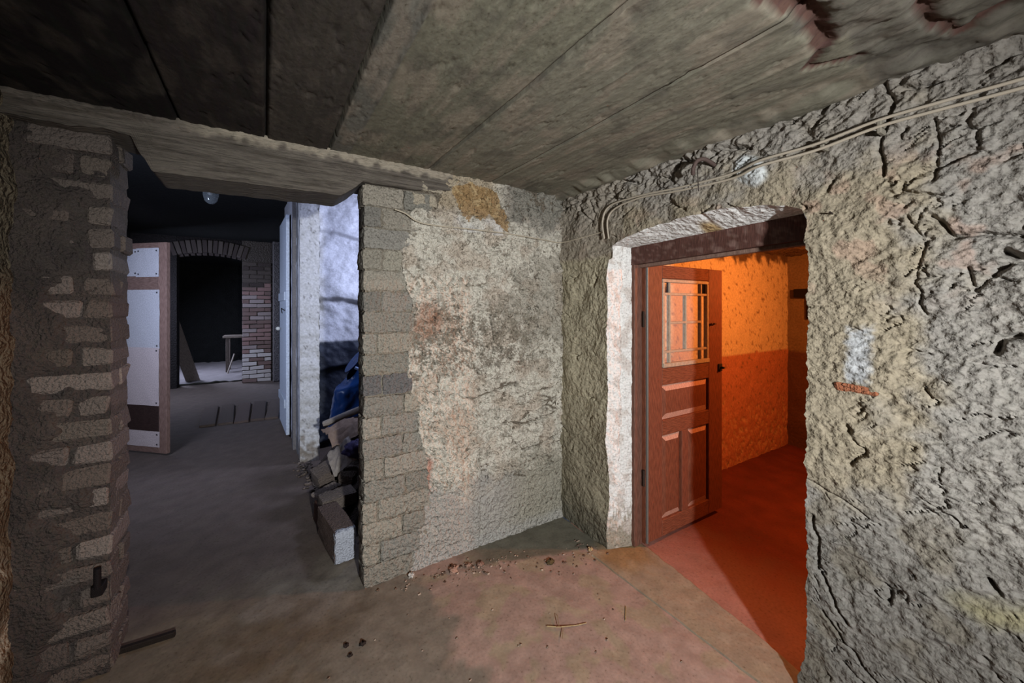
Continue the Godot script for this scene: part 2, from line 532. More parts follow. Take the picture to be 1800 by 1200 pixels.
func relief_right(z: float, h: float) -> float:
	var p := Vector2(z, h)
	var clump := sm(-0.75, -0.3, z) + sm(0.9, 0.5, h) * sm(-0.7, -0.62, z)     # rougher away from the door
	clump = clampf(clump + sm(2.0, 2.15, h), 0.22, 1.0) * (1.0 - 0.55 * sm(-1.6, -1.75, z) * sm(1.9, 1.8, h))
	var d: float = nz.n1.get_noise_2d(z + 3, h) * 0.022 + nz.n3.get_noise_2d(z, h + 5) * 0.016
	# clumps dragged by the trowel, slanting down to the left
	var zz := z * 0.8 + h * 0.5
	var hh := h * 1.3 - z * 0.55
	d += (-nz.ridge.get_noise_2d(zz, hh) * 0.006 + nz.n12.get_noise_2d(zz * 0.8, hh * 1.7) * 0.009 + nz.n40.get_noise_2d(zz * 0.4, hh * 0.9) * 0.005) * clump * (1.0 - 0.35 * sm(0.9, 0.6, h))
	# wandering fissures
	var fm: float = nz.n3.get_noise_2d(z * 1.1 + 60, h * 1.1)
	d -= 0.016 * sm(0.05, 0.0, absf(nz.n3.get_noise_2d(zz * 0.8 + 5, hh * 1.3) + 0.25 * nz.n12.get_noise_2d(z, h))) * sm(0.02, 0.2, fm) * clump
	d += nz.n40.get_noise_2d(z, h) * (0.0018 + 0.0018 * clump)
	# stones with open joints, high up and far right
	var e: float = nz.cell.get_noise_2d(z * 1.15, h * 1.5) + 1.0
	var open := sm(0.05, 0.22, nz.n3.get_noise_2d(z * 0.7 + 20, h * 0.7) + 0.22 * sm(1.5, 2.0, h) + 0.16 * sm(-0.4, -0.2, z) - 0.12)
	d -= 0.020 * open * sm(0.10, 0.0, e) * sm(-0.1, 0.2, nz.n12.get_noise_2d(z * 0.5, h * 0.5))
	# broken strip under the ceiling
	var top: float = sm(2.06, 2.2, h + nz.n3.get_noise_2d(z, 8) * 0.08)
	d += top * (nz.n12.get_noise_2d(z, h) * 0.016 - 0.002 - 0.012 * sm(0.15, 0.02, e))
	d -= 0.010 * sm(1.83, 1.81, h + nz.n12.get_noise_2d(z, 2) * 0.01) * sm(-1.66, -1.76, z) # recessed olive field beside the jamb
	d -= cracks(p, r_cracks)
	# proud plaster dab over the cables
	d += 0.02 * sm(0.07, 0.04, Vector2((z + 0.895) * 0.95, h - 2.095 + (z + 0.895) * 0.4).length() + nz.n12.get_noise_2d(z, h) * 0.02)
	return d

func colour_right(z: float, h: float) -> Color:
	var w: float = nz.n3.get_noise_2d(z, h) * 0.2 + nz.n12.get_noise_2d(z, h) * 0.06
	var grey := C(138, 132, 124)
	var tan := C(146, 134, 114)
	var col := grey.lerp(tan, sm(-0.28, -0.48, z + w * 0.9) * sm(0.74, 0.92, h + w * 0.5) * sm(2.25, 1.9, h + w))
	col = col.lerp(C(140, 132, 122), sm(2.0, 2.15, h + w) * 0.5)
	col = col.lerp(C(166, 132, 114), sm(0.12, 0.4, nz.n3.get_noise_2d(z * 1.6 + 11, h * 1.6)) * sm(1.45, 1.7, h) * sm(2.1, 1.9, h) * 0.4)
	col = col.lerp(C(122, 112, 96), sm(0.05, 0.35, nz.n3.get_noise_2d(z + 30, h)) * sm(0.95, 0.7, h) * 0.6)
	col = col.lerp(C(150, 140, 96), sm(0.06, 0.0, absf(h - 0.62 - (z + 0.2) * 0.3 + w * 0.2)) * sm(-0.35, -0.25, z) * 0.6)
	if z < -1.6:
		col = col.lerp(C(164, 154, 130), sm(1.84, 1.80, h + w * 0.06))
		col = col.lerp(C(148, 138, 124), sm(1.80, 1.84, h + w * 0.06) * 0.7)
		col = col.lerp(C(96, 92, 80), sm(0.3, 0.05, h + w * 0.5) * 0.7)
	# pale patches and smears
	col = col.lerp(C(164, 165, 167), 0.85 * sm(0.016, -0.014, maxf(absf(z + 0.532) - 0.03, absf(h - 1.325) - 0.1) + w * 0.12 + nz.n40.get_noise_2d(z, h) * 0.012))
	col = col.lerp(C(186, 187, 185), sm(0.075, 0.055, Vector2((z + 0.895) * 0.95, h - 2.095 + (z + 0.895) * 0.4).length() + w * 0.1))
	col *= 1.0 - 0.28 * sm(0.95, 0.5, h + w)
	return col * (0.97 + 0.2 * nz.n12.get_noise_2d(z * 2, h * 2))

func arch_h(z: float) -> float:
	return lut(z, [Vector2(-1.76, 1.80), Vector2(-1.70, 1.875), Vector2(-1.6, 1.905), Vector2(-1.4, 1.943), Vector2(-1.2, 1.957), Vector2(-1.0, 1.953), Vector2(-0.84, 1.935), Vector2(-0.76, 1.915), Vector2(-0.70, 1.885), Vector2(-0.68, 1.84)]) + nz.n12.get_noise_2d(z, 1) * 0.006

func jamb_l(h: float) -> float:
	return -1.745 + 0.012 * sm(1.2, 1.9, h) + nz.n12.get_noise_2d(h, 3) * 0.007 + nz.n40.get_noise_2d(h, 3) * 0.002

func jamb_r(h: float) -> float:
	return -0.682 + nz.n12.get_noise_2d(h, 6) * 0.010 + nz.n40.get_noise_2d(h, 9) * 0.006 - 0.03 * sm(0.25, 0.0, h)

func wall_right() -> void:
	r_cracks = [crack([Vector2(-0.345, 1.79), Vector2(-0.30, 1.715), Vector2(-0.24, 1.72), Vector2(-0.165, 1.70)], 0.009, 0.03),
		crack([Vector2(-0.20, 1.66), Vector2(-0.165, 1.63), Vector2(-0.13, 1.64)], 0.016, 0.05),
		crack([Vector2(-0.27, 1.62), Vector2(-0.255, 1.55), Vector2(-0.215, 1.60), Vector2(-0.16, 1.63)], 0.007, 0.02),
		crack([Vector2(-0.215, 1.37), Vector2(-0.205, 1.41), Vector2(-0.175, 1.42)], 0.012, 0.04),
		crack([Vector2(-0.40, 1.80), Vector2(-0.36, 1.70), Vector2(-0.385, 1.58), Vector2(-0.36, 1.48)], 0.006, 0.018),
		crack([Vector2(-0.46, 2.28), Vector2(-0.44, 2.17), Vector2(-0.47, 2.05), Vector2(-0.46, 1.95)], 0.008, 0.025),
		crack([Vector2(-0.34, 2.1), Vector2(-0.33, 2.0), Vector2(-0.34, 1.9)], 0.006, 0.018),
		crack([Vector2(-1.9, 2.2), Vector2(-1.85, 2.1), Vector2(-1.88, 2.03)], 0.006, 0.02),
		crack([Vector2(-0.23, 0.695), Vector2(-0.212, 0.67)], 0.012, 0.03),
		crack([Vector2(-0.66, 0.7), Vector2(-0.645, 0.62), Vector2(-0.65, 0.5), Vector2(-0.60, 0.42), Vector2(-0.56, 0.35)], 0.008, 0.025),
		crack([Vector2(-0.68, 0.83), Vector2(-0.58, 0.80), Vector2(-0.5, 0.76)], 0.006, 0.014),
		crack([Vector2(-0.63, 0.35), Vector2(-0.52, 0.22), Vector2(-0.42, 0.14)], 0.008, 0.02),
		crack([Vector2(-0.30, 0.24), Vector2(-0.27, 0.19)], 0.014, 0.03),
		crack([Vector2(-1.22, 2.25), Vector2(-1.1, 2.2), Vector2(-1.02, 2.24), Vector2(-0.9, 2.2)], 0.012, 0.03)]
	var b := MB.new()
	var P := func(z: float, h: float) -> Array:
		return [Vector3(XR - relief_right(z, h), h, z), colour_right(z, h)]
	# strip between the corner and the jamb
	b.grid(64, 330, func(u: float, v: float):
		var h := v * 2.33
		return P.call(lerpf(-2.22, jamb_l(minf(h, 1.80)) if h < 1.80 else -1.70, u), h))
	# above the arch
	b.grid(190, 70, func(u: float, v: float):
		var z := lerpf(-1.70, -0.70, u)
		return P.call(z, lerpf(arch_h(z), 2.33, v)))
	# right of the doorway
	b.grid(190, 500, func(u: float, v: float):
		var h := v * 2.33
		var z0: float = jamb_r(h) if h < 1.84 else lerpf(jamb_r(1.84), -0.70, sm(1.84, 1.89, h))
		return P.call(lerpf(z0, 0.18, u), h))
	b.grid(40, 60, func(u: float, v: float): return P.call(lerpf(0.18, 1.65, u), v * 2.33))
	# corner pieces closing the arch springings
	b.grid(8, 12, func(u: float, v: float):
		var z := lerpf(-1.752, -1.70, u)
		return P.call(z, lerpf(arch_h(z) - 0.004, 1.95, v)))
	var white := C(220, 216, 211)
	# left reveal, white, splayed back to the frame
	b.grid(20, 230, func(u: float, v: float):
		var h := v * 1.90
		var z0 := jamb_l(h) if h < 1.8 else lerpf(jamb_l(1.8), -1.70, sm(1.8, 1.88, h))
		var d: float = relief_right(z0, h) * (1.0 - u)
		var z = lerpf(z0, -1.69, u) + nz.n12.get_noise_2d(u * 0.15 + 5, h) * 0.006 + nz.n40.get_noise_2d(u * 0.15, h) * 0.003
		# a long crack down the reveal
		var k: float = absf(u - 0.62 - nz.n3.get_noise_2d(h, 7) * 0.15)
		z -= 0.012 * sm(0.06, 0.0, k) * sm(0.45, 0.6, h)
		var col := white.lerp(C(150, 140, 124), sm(0.3, 0.1, h + nz.n12.get_noise_2d(u, h) * 0.2))
		col = col.lerp(C(190, 178, 168), sm(0.12, 0.3, nz.n3.get_noise_2d(u * 0.3, h * 1.4)) * 0.7)
		return [Vector3(lerpf(XR - d, 1.955, u), h, z), col])
	# soffit, falling to the lintel board
	b.grid(160, 16, func(u: float, v: float):
		var z := lerpf(-1.745, -0.68, u)
		var h0 := arch_h(z)
		var h1 := 1.872 + 0.03 * u
		var x := lerpf(XR - relief_right(z, h0), 1.955, v)
		var h = lerpf(h0, minf(h1, h0 + 0.02), v) + (nz.n12.get_noise_2d(z, v * 0.16) * 0.006 + nz.n40.get_noise_2d(z, v * 0.16) * 0.002) * sin(v * PI)
		var col := white.lerp(C(176, 150, 110), sm(0.07, 0.03, Vector2(z + 1.15, (v - 0.9) * 0.1).length()))
		return [Vector3(x, h, z), col], true)
	# right reveal
	b.grid(16, 160, func(u: float, v: float):
		var h := v * 1.92
		var z: float = jamb_r(minf(h, 1.84))
		return [Vector3(lerpf(XR - relief_right(z, h), 2.03, u), h, z + nz.n12.get_noise_2d(u * 0.2, h) * 0.006 * u), C(120, 100, 84)], true)
	# back of the wall towards the side room, and the core
	for r in [[-2.22, -1.765, 0.0, 2.33], [-1.765, -0.65, 1.965, 2.33], [-0.65, 1.65, 0.0, 2.33]]:
		b.box(Vector3(1.965, (r[2] + r[3]) / 2, (r[0] + r[1]) / 2), Vector3(0.15, r[3] - r[2], r[1] - r[0]), 0.001, 0, null, Basis(), C(170, 140, 112))
	var root := put("wall_right", b.mesh(), mats.rough_plaster)
	tag(root, "rough lumpy grey and tan plastered wall around the arched doorway", "wall", "", "structure")
	# one bare brick showing through
	var rnd := RandomNumberGenerator.new()
	rnd.seed = 5
	var q := MB.new()
	q.box(Vector3.ZERO, Vector3(0.08, 0.034, 0.115), 0.006, 0.005, rnd, Basis(), C(150, 92, 66))
	var o := put("brick", q.mesh(), mats.brick, root, Vector3(XR - relief_right(-0.535, 1.207) + 0.034, 1.207, -0.535))
	o.rotation.x = 0.03

# ------------------------------------------------------------------ middle wall: plaster skin and a pier of bare blocks
func wall_middle() -> void:
	var edge := [Vector2(0.0, 0.684), Vector2(0.234, 0.74), Vector2(0.41, 0.80), Vector2(0.648, 0.784), Vector2(0.786, 0.74), Vector2(0.948, 0.735), Vector2(1.018, 0.697), Vector2(1.117, 0.674), Vector2(1.308, 0.684), Vector2(1.436, 0.691), Vector2(1.548, 0.708), Vector2(1.6, 0.665), Vector2(1.69, 0.645), Vector2(1.817, 0.642), Vector2(1.95, 0.70), Vector2(2.06, 0.70), Vector2(2.08, 0.86), Vector2(2.16, 0.88), Vector2(2.3, 0.86)]
	var mc := [crack([Vector2(1.154, 0.30), Vector2(1.142, 0.0)], 0.014, 0.012),
		crack([Vector2(0.78, 0.40), Vector2(0.97, 0.375), Vector2(1.14, 0.27), Vector2(1.25, 0.35)], 0.012, 0.008),
		crack([Vector2(1.02, 0.95), Vector2(1.1, 0.93), Vector2(1.25, 0.97), Vector2(1.4, 1.0)], 0.008, 0.026),
		crack([Vector2(1.45, 0.55), Vector2(1.6, 0.56), Vector2(1.75, 0.60)], 0.010, 0.035),
		crack([Vector2(1.3, 0.75), Vector2(1.5, 0.72), Vector2(1.74, 0.76)], 0.010, 0.03),
		crack([Vector2(1.35, 0.85), Vector2(1.55, 0.87), Vector2(1.72, 0.84)], 0.009, 0.028),
		crack([Vector2(0.95, 1.62), Vector2(1.15, 1.64)], 0.007, 0.02),
		crack([Vector2(1.4, 1.74), Vector2(1.38, 1.68), Vector2(1.45, 1.66)], 0.008, 0.025),
		crack([Vector2(1.2, 1.45), Vector2(1.24, 1.3), Vector2(1.22, 1.18)], 0.007, 0.02),
		crack([Vector2(0.87, 1.1), Vector2(0.86, 0.92)], 0.007, 0.02),
		crack([Vector2(1.0, 1.72), Vector2(0.98, 1.5)], 0.007, 0.018)]
	var b := MB.new()
	var relief := func(x: float, h: float) -> float:
		var low := sm(0.42, 0.34, h + nz.n3.get_noise_2d(x, 1) * 0.08)
		var k := 1.0 - 0.7 * low
		var d: float = nz.n1.get_noise_2d(x, h) * 0.010 + nz.n3.get_noise_2d(x + 40, h) * 0.016 * k + nz.n12.get_noise_2d(x + 20, h * 1.2) * 0.010 * k
		d += (nz.ridge.get_noise_2d(x + 10, h * 1.4) * 0.006 + nz.lump.get_noise_2d(x, h) * 0.0036 + nz.n40.get_noise_2d(x, h) * 0.0034) * k
		d -= 0.012 * sm(0.2, 0.42, nz.n40.get_noise_2d(x * 0.7 + 3, h * 0.7)) * (k + 0.15)
		d -= 0.018 * sm(0.05, 0.0, absf(nz.n3.get_noise_2d(x * 1.2 + 15, h * 1.2) + 0.22 * nz.n12.get_noise_2d(x, h))) * sm(-0.02, 0.15, nz.n3.get_noise_2d(x + 80, h)) * k
		# coursed rubble swelling through on the right
		var e: float = nz.cell.get_noise_2d(x * 0.9 + 50, h * 2.2) + 1.0
		d -= 0.022 * sm(0.14, 0.01, e) * sm(1.1, 1.35, x) * (0.25 + 0.75 * sm(1.1, 0.9, h)) * k * sm(-0.2, 0.1, nz.n12.get_noise_2d(x * 0.4, h * 0.4))
		d -= 0.006 * low
		var top: float = sm(2.02, 2.1, h + nz.n3.get_noise_2d(x, 4) * 0.06) * sm(1.2, 1.35, x)
		d += top * (nz.n12.get_noise_2d(x, h) * 0.025 - 0.01)
		d -= cracks(Vector2(x, h), mc)
		return d
	var och := PackedVector2Array([Vector2(0.95, 2.2), Vector2(1.02, 2.05), Vector2(1.1, 2.06), Vector2(1.15, 2.03), Vector2(1.2, 2.08), Vector2(1.33, 1.99), Vector2(1.37, 2.04), Vector2(1.28, 2.19), Vector2(1.24, 2.25), Vector2(1.0, 2.26)])
	var colour := func(x: float, h: float) -> Color:
		var w: float = nz.n3.get_noise_2d(x, h + 3) * 0.2 + nz.n12.get_noise_2d(x, h) * 0.08
		var w2: float = nz.n12.get_noise_2d(x + 5, h) + nz.n40.get_noise_2d(x, h) * 0.6
		var col := C(196, 188, 174)
		col = col.lerp(C(150, 142, 128), sm(0.05, 0.5, w2) * 0.7)
		col = col.lerp(C(168, 150, 132), sm(0.0, 0.3, nz.n3.get_noise_2d(x * 0.8 + 9, h * 0.8)) * 0.5)
		# worn-off middle patch: bare brown-grey undercoat
		var m := sm(0.10, -0.02, absf(h - 1.30) - 0.17 + w * 0.5) * sm(0.64, 0.74, x)
		var mott := sm(-0.15, 0.25, w2 * 0.8 + 0.8 * nz.n40.get_noise_2d(x * 1.7, h * 1.7) + 0.22 - 1.4 * absf(h - 1.33) - 0.5 * sm(1.4, 1.7, x))
		col = col.lerp(C(116, 106, 92), m * mott * 0.8)
		col = col.lerp(C(146, 108, 86), sm(0.12, 0.02, Vector2((x - 0.80), (h - 1.40) * 0.8).length() + w * 0.5 + w2 * 0.05) * 0.6)
		col = col.lerp(C(132, 124, 110), sm(0.4, 0.30, Vector2(x - 1.68, (h - 1.5)).length() + w) * 0.5)
		# grey cement plinth
		col = col.lerp(C(160, 154, 146), sm(0.50, 0.30, h + w * 0.7 - 0.06 * sm(1.3, 1.6, x)))
		col = col.lerp(C(168, 162, 152), sm(0.1, 0.4, w2) * sm(0.45, 0.3, h) * 0.7)
		col = col.lerp(C(146, 140, 122), sm(0.62, 0.40, h + w * 0.6) * sm(1.2, 1.55, x) * 0.7)
		col = col.lerp(C(166, 162, 156), sm(0.10, 0.03, h + w * 0.1) * 0.6)
		col = col.lerp(C(170, 112, 92), sm(0.03, 0.0, absf(x - 0.80 - w * 0.1)) * sm(0.38, 0.42, h) * sm(0.66, 0.6, h) * 0.8)
		# grey top band and the ochre stain
		col = col.lerp(C(132, 126, 116), sm(2.0, 2.1, h + w * 0.5) * sm(1.25, 1.4, x))
		col = col.lerp(C(158, 142, 118), sm(2.06, 2.12, h + w * 0.2) * sm(1.3, 1.2, x) * 0.8)
		var pw := Vector2(x, h) + Vector2(w2, -w2) * 0.03
		if Geometry2D.is_point_in_polygon(pw, och): col = col.lerp(C(146, 114, 72).lerp(C(176, 150, 108), sm(0.0, 0.5, w2)), 0.85)
		if h > 1.96 and h < 2.06 and x > 0.95 and x < 1.3 and not Geometry2D.is_point_in_polygon(pw, och): col = col.lerp(C(206, 204, 204), 0.7 * sm(-0.1, 0.2, w))
		return col
	b.grid(320, 620, func(u: float, v: float):
		var h := v * 2.31
		var e = lut(h, edge) + nz.n12.get_noise_2d(h * 1.4, 2) * 0.014 + nz.n40.get_noise_2d(h, 2) * 0.006
		var x := lerpf(e, XR + 0.02, u)
		var d: float = relief.call(x, h)
		if u == 0.0: d = -0.02
		return [Vector3(x, h, ZM + d), colour.call(x, h)])
	# core behind
	b.box(Vector3(1.24, 1.15, -2.265), Vector3(1.24, 2.32, 0.13), 0.001, 0, null, Basis(), C(110, 100, 88))
	b.box(Vector3(0.55, 1.08, -2.28), Vector3(0.205, 2.16, 0.10), 0.001, 0, null, Basis(), C(96, 86, 74))
	b.grid(24, 200, func(u: float, v: float):
		var x := lerpf(0.452, 0.84, u)
		var h := v * 2.16
		return [Vector3(x, h, ZM - 0.012 + nz.n12.get_noise_2d(x, h) * 0.006 + nz.n40.get_noise_2d(x, h) * 0.002), C(130, 121, 107)])
	var root := put("wall_middle", b.mesh(), mats.plaster)
	tag(root, "pale crumbling plaster wall with bare grey block edge beside the passage", "wall", "", "structure")
	# pier of bare blocks at its free end
	var rnd := RandomNumberGenerator.new()
	rnd.seed = 11
	var course := 0.1135
	for k in 19:
		var y := course * (k + 0.5)
		var wide: float = clampf(lut(y, edge) + 0.03, 0.67, 0.83)
		var x0 := 0.438 + rnd.randf_range(-0.004, 0.006)
		var cuts := [x0, wide]
		if k % 2 == 1: cuts = [x0, x0 + rnd.randf_range(0.075, 0.12), wide]
		elif wide > 0.73: cuts = [x0, x0 + rnd.randf_range(0.21, 0.23), wide]
		for q in cuts.size() - 1:
			var w: float = cuts[q + 1] - cuts[q]
			var m := MB.new()
			var tone := C(150, 142, 128).lerp(C(130, 126, 118), rnd.randf()) * rnd.randf_range(0.82, 1.1)
			if k == 9: tone = C(104, 102, 100)
			rough_block(m, Vector3(w - 0.002, course - rnd.randf_range(0.0, 0.005), 0.135), rnd.randf() * 50.0, tone)
			var o := put("block", m.mesh(), mats.plaster, root, Vector3((cuts[q] + cuts[q + 1]) / 2, y, ZM - 0.069 + rnd.randf_range(-0.006, 0.004)))
			o.rotation = Vector3(rnd.randf_range(-0.02, 0.02), rnd.randf_range(-0.03, 0.03), rnd.randf_range(-0.012, 0.012))
	# blocks laid bare under the ceiling
	for r in [[0.70, 0.79, 2.075, 2.155], [0.80, 0.86, 2.075, 2.155], [0.74, 0.90, 2.165, 2.25]]:
		var m := MB.new()
		rough_block(m, Vector3(r[1] - r[0] - 0.008, r[3] - r[2] - 0.008, 0.08), rnd.randf() * 50, C(164, 152, 134))
		put("block", m.mesh(), mats.plaster, root, Vector3((r[0] + r[1]) / 2, (r[2] + r[3]) / 2, ZM - 0.036))

# a block with worn rounded arrises and a pitted front, about its centre
func rough_block(m: MB, size: Vector3, sd: float, col: Color) -> void:
	var h := size / 2
	var nx := maxi(4, int(size.x / 0.02))
	var ny := maxi(4, int(size.y / 0.02))
	var shape := func(p: Vector3) -> Vector3:
		var r := 0.012
		var q := p.abs() - (h - Vector3.ONE * r)
		var o := Vector3(maxf(q.x, 0), maxf(q.y, 0), maxf(q.z, 0))
		var l := o.length()
		if l > r:
			var s := o * (r / l)
			p = Vector3(signf(p.x), signf(p.y), signf(p.z)) * ((h - Vector3.ONE * r).min(p.abs()) + s)
		return p + Vector3(nz.n12.get_noise_3d(p.x * 2 + sd, p.y * 2, p.z * 2), nz.n12.get_noise_3d(p.x * 2, p.y * 2 + sd, p.z * 2), nz.n12.get_noise_3d(p.x * 2, p.y * 2, p.z * 2 + sd)) * 0.009 + Vector3(0, 0, nz.n40.get_noise_3d(p.x + sd, p.y, p.z) * 0.003)
	for s in [-1.0, 1.0]:
		m.grid(nx, ny, func(u: float, v: float): return [shape.call(Vector3(lerpf(-h.x, h.x, u), lerpf(-h.y, h.y, v), h.z * s)), col], s < 0)
		m.grid(4, ny, func(u: float, v: float): return [shape.call(Vector3(h.x * s, lerpf(-h.y, h.y, v), lerpf(h.z, -h.z, u))), col], s < 0)
		m.grid(nx, 4, func(u: float, v: float): return [shape.call(Vector3(lerpf(-h.x, h.x, u), h.y * s, lerpf(h.z, -h.z, v))), col], s < 0)

# ------------------------------------------------------------------ beam over the passage
func beam() -> void:
	var low := [Vector2(-0.82, 2.2), Vector2(-0.64, 2.195), Vector2(-0.54, 2.208), Vector2(-0.46, 2.195), Vector2(-0.435, 2.13), Vector2(-0.415, 2.105), Vector2(-0.395, 2.065), Vector2(0.33, 2.075), Vector2(0.40, 2.125), Vector2(0.44, 2.165), Vector2(0.72, 2.165), Vector2(0.95, 2.20)]
	var b := MB.new()
	var bot := func(x: float) -> float: return lut(x, low) + nz.n12.get_noise_2d(x, 3) * 0.005
	var col := func(x: float, h: float) -> Color:
		var w: float = nz.n3.get_noise_2d(x * 0.6, h * 4) * 0.3
		var cc := C(104, 95, 86).lerp(C(82, 74, 66), sm(-0.1, 0.2, w + 0.4 * nz.n12.get_noise_2d(x * 0.2, h * 5)))
		return cc.lerp(C(160, 148, 130), sm(2.245, 2.27, h + nz.n12.get_noise_2d(x, h) * 0.03) * sm(-0.4, -0.1, x) * 0.9)
	b.grid(260, 30, func(u: float, v: float):
		var x := lerpf(-0.82, 0.95, u)
		var h := lerpf(bot.call(x), HC + 0.01, v)
		var d: float = nz.n12.get_noise_2d(x * 0.25, h * 6) * 0.006 + nz.n12.get_noise_2d(x, h) * 0.003 - 0.012 * sm(0.85, 0.95, x)
		d += (0.012 + nz.n12.get_noise_2d(x * 2, h * 2) * 0.012) * sm(2.25, 2.275, h + nz.n12.get_noise_2d(x, 1) * 0.02)
		return [Vector3(x, h, ZM + 0.008 + d), col.call(x, h)])
	b.grid(180, 10, func(u: float, v: float):
		var x := lerpf(-0.82, 0.95, u)
		return [Vector3(x, bot.call(x) + nz.n12.get_noise_2d(x * 0.3, v) * 0.003 * sin(v * PI), lerpf(ZM + 0.008, ZM - 0.26, v)), col.call(x, 2.1)], true)
	b.grid(90, 2, func(u: float, v: float):
		var x := lerpf(-0.82, 0.95, u)
		return [Vector3(x, lerpf(bot.call(x), HC + 0.5, v), ZM - 0.26), C(60, 56, 52)], true)
	b.quad(Vector3(-0.82, HC, ZM), Vector3(0.95, HC, ZM), Vector3(0.95, HC, ZM - 0.26), Vector3(-0.82, HC, ZM - 0.26), C(90, 84, 76))
	tag(put("concrete_beam", b.mesh(), mats.beam_concrete), "grey board-marked concrete beam with broken corners spanning the passage", "beam", "", "structure")

# ------------------------------------------------------------------ brick pillar, left of the passage
func pillar() -> void:
	var z0 := -2.24
	var xe := -0.528
	var b := MB.new()
	# mortar-smeared core
	b.grid(50, 200, func(u: float, v: float):
		var x := lerpf(-0.86, xe - 0.012, u)
		var h := v * 2.2
		var smear: float = sm(-0.62, -0.72, x + nz.n3.get_noise_2d(x, h * 1.3) * 0.16)
		return [Vector3(x, h, z0 - 0.014 + 0.022 * smear + nz.n12.get_noise_2d(x, h) * 0.008 + nz.n40.get_noise_2d(x, h) * 0.003), C(84, 74, 68).lerp(C(70, 62, 58), nz.n3.get_noise_2d(x, h) + 0.5)])
	b.grid(14, 200, func(u: float, v: float):
		var h := v * 2.19
		var z := lerpf(z0 - 0.014, z0 - 0.25, u)
		return [Vector3(xe - 0.012 + nz.n12.get_noise_2d(z, h) * 0.005, h, z), C(104, 94, 86)])
	b.box(Vector3(-0.71, 1.08, z0 - 0.14), Vector3(0.33, 2.2, 0.22), 0.001, 0, null, Basis(), C(80, 72, 66))
	var root := put("brick_pillar", b.mesh(), mats.dirt)
	tag(root, "weathered brick pillar with crumbling joints left of the dark passage", "pillar", "", "structure")
	var rnd := RandomNumberGenerator.new()
	rnd.seed = 23
	var ch := 0.0965
	for k in 23:
		var y := ch * (k + 0.5) - 0.006
		if y > 2.17: break
		var tilt := 0.03 * sm(0.9, 0.4, y)
		var runs := []
		if k % 2 == 0: runs = [[0.235, 0.25], [0.10, 0.11]]
		else: runs = [[0.115, 0.12], [0.235, 0.11]]
		if y > 1.42 and y < 1.92: runs = [[0.085 + 0.012 * sin(k * 2.1), 0.12], [0.02, 0.0], [0.17, 0.11]]
		var x := xe
		for q in runs.size():
			if runs[q][1] == 0.0:
				x -= runs[q][0] * sm(1.4, 1.75, y)
				continue
			var len_: float = runs[q][0] * rnd.randf_range(0.9, 1.04)
			var dep := 0.117 if k % 2 == 0 else 0.245
			var m := MB.new()
			var pale := rnd.randf()
			var tone := C(98, 87, 80).lerp(C(136, 124, 116), pale * pale)
			if q == 1: tone = tone.lerp(C(86, 76, 70), 0.6)
			m.box(Vector3.ZERO, Vector3(len_ - 0.012, 0.076, dep), 0.009, 0.008, rnd, Basis(), tone)
			var o := put("brick", m.mesh(), mats.brick, root, Vector3(x - len_ / 2, y - tilt * 0.3 * q, z0 - dep / 2 + rnd.randf_range(-0.012, 0.006)))
			o.rotation = Vector3(rnd.randf_range(-0.02, 0.02), rnd.randf_range(-0.03, 0.03), rnd.randf_range(-0.015, 0.015) + tilt)
			x -= len_
			if q == 0 and k % 2 == 0:
				var m2 := MB.new()
				m2.box(Vector3.ZERO, Vector3(0.10, 0.076, 0.12), 0.008, 0.007, rnd, Basis(), tone * rnd.randf_range(0.85, 1.15))
				var o2 := put("brick", m2.mesh(), mats.brick, root, Vector3(xe - 0.05 + rnd.randf_range(-0.006, 0.004), y, z0 - 0.187))
				o2.rotation = Vector3(0, rnd.randf_range(-0.04, 0.04), rnd.randf_range(-0.02, 0.02))

# ------------------------------------------------------------------ rest of the first room's shell
func shell() -> void:
	var b := MB.new()
	b.grid(90, 150, func(u: float, v: float):
		var z := lerpf(1.65, -2.26, u)
		var h := v * 2.33
		return [Vector3(-0.80 + nz.n3.get_noise_2d(z, h) * 0.02 + nz.n12.get_noise_2d(z, h) * 0.012, h, z), C(112, 102, 84).lerp(C(176, 168, 150), sm(0.1, 0.2, nz.n3.get_noise_2d(z * 1.3 + 2, h * 1.3)) * sm(0.7, 0.4, h))], true)
	b.box(Vector3(-0.94, 1.16, -0.3), Vector3(0.2, 2.33, 4.0), 0.001, 0, null, Basis(), C(90, 84, 74))
	tag(put("wall_left", b.mesh(), mats.plaster), "dark rough side wall at the left beside the brick pillar", "wall", "", "structure")
	var k := MB.new()
	k.box(Vector3(0.45, 1.16, 1.72), Vector3(2.9, 2.33, 0.16), 0.002, 0, null, Basis(), C(120, 112, 100))
	tag(put("wall_behind", k.mesh(), mats.plaster), "plain rear wall of the cellar behind the viewer", "wall", "", "structure")

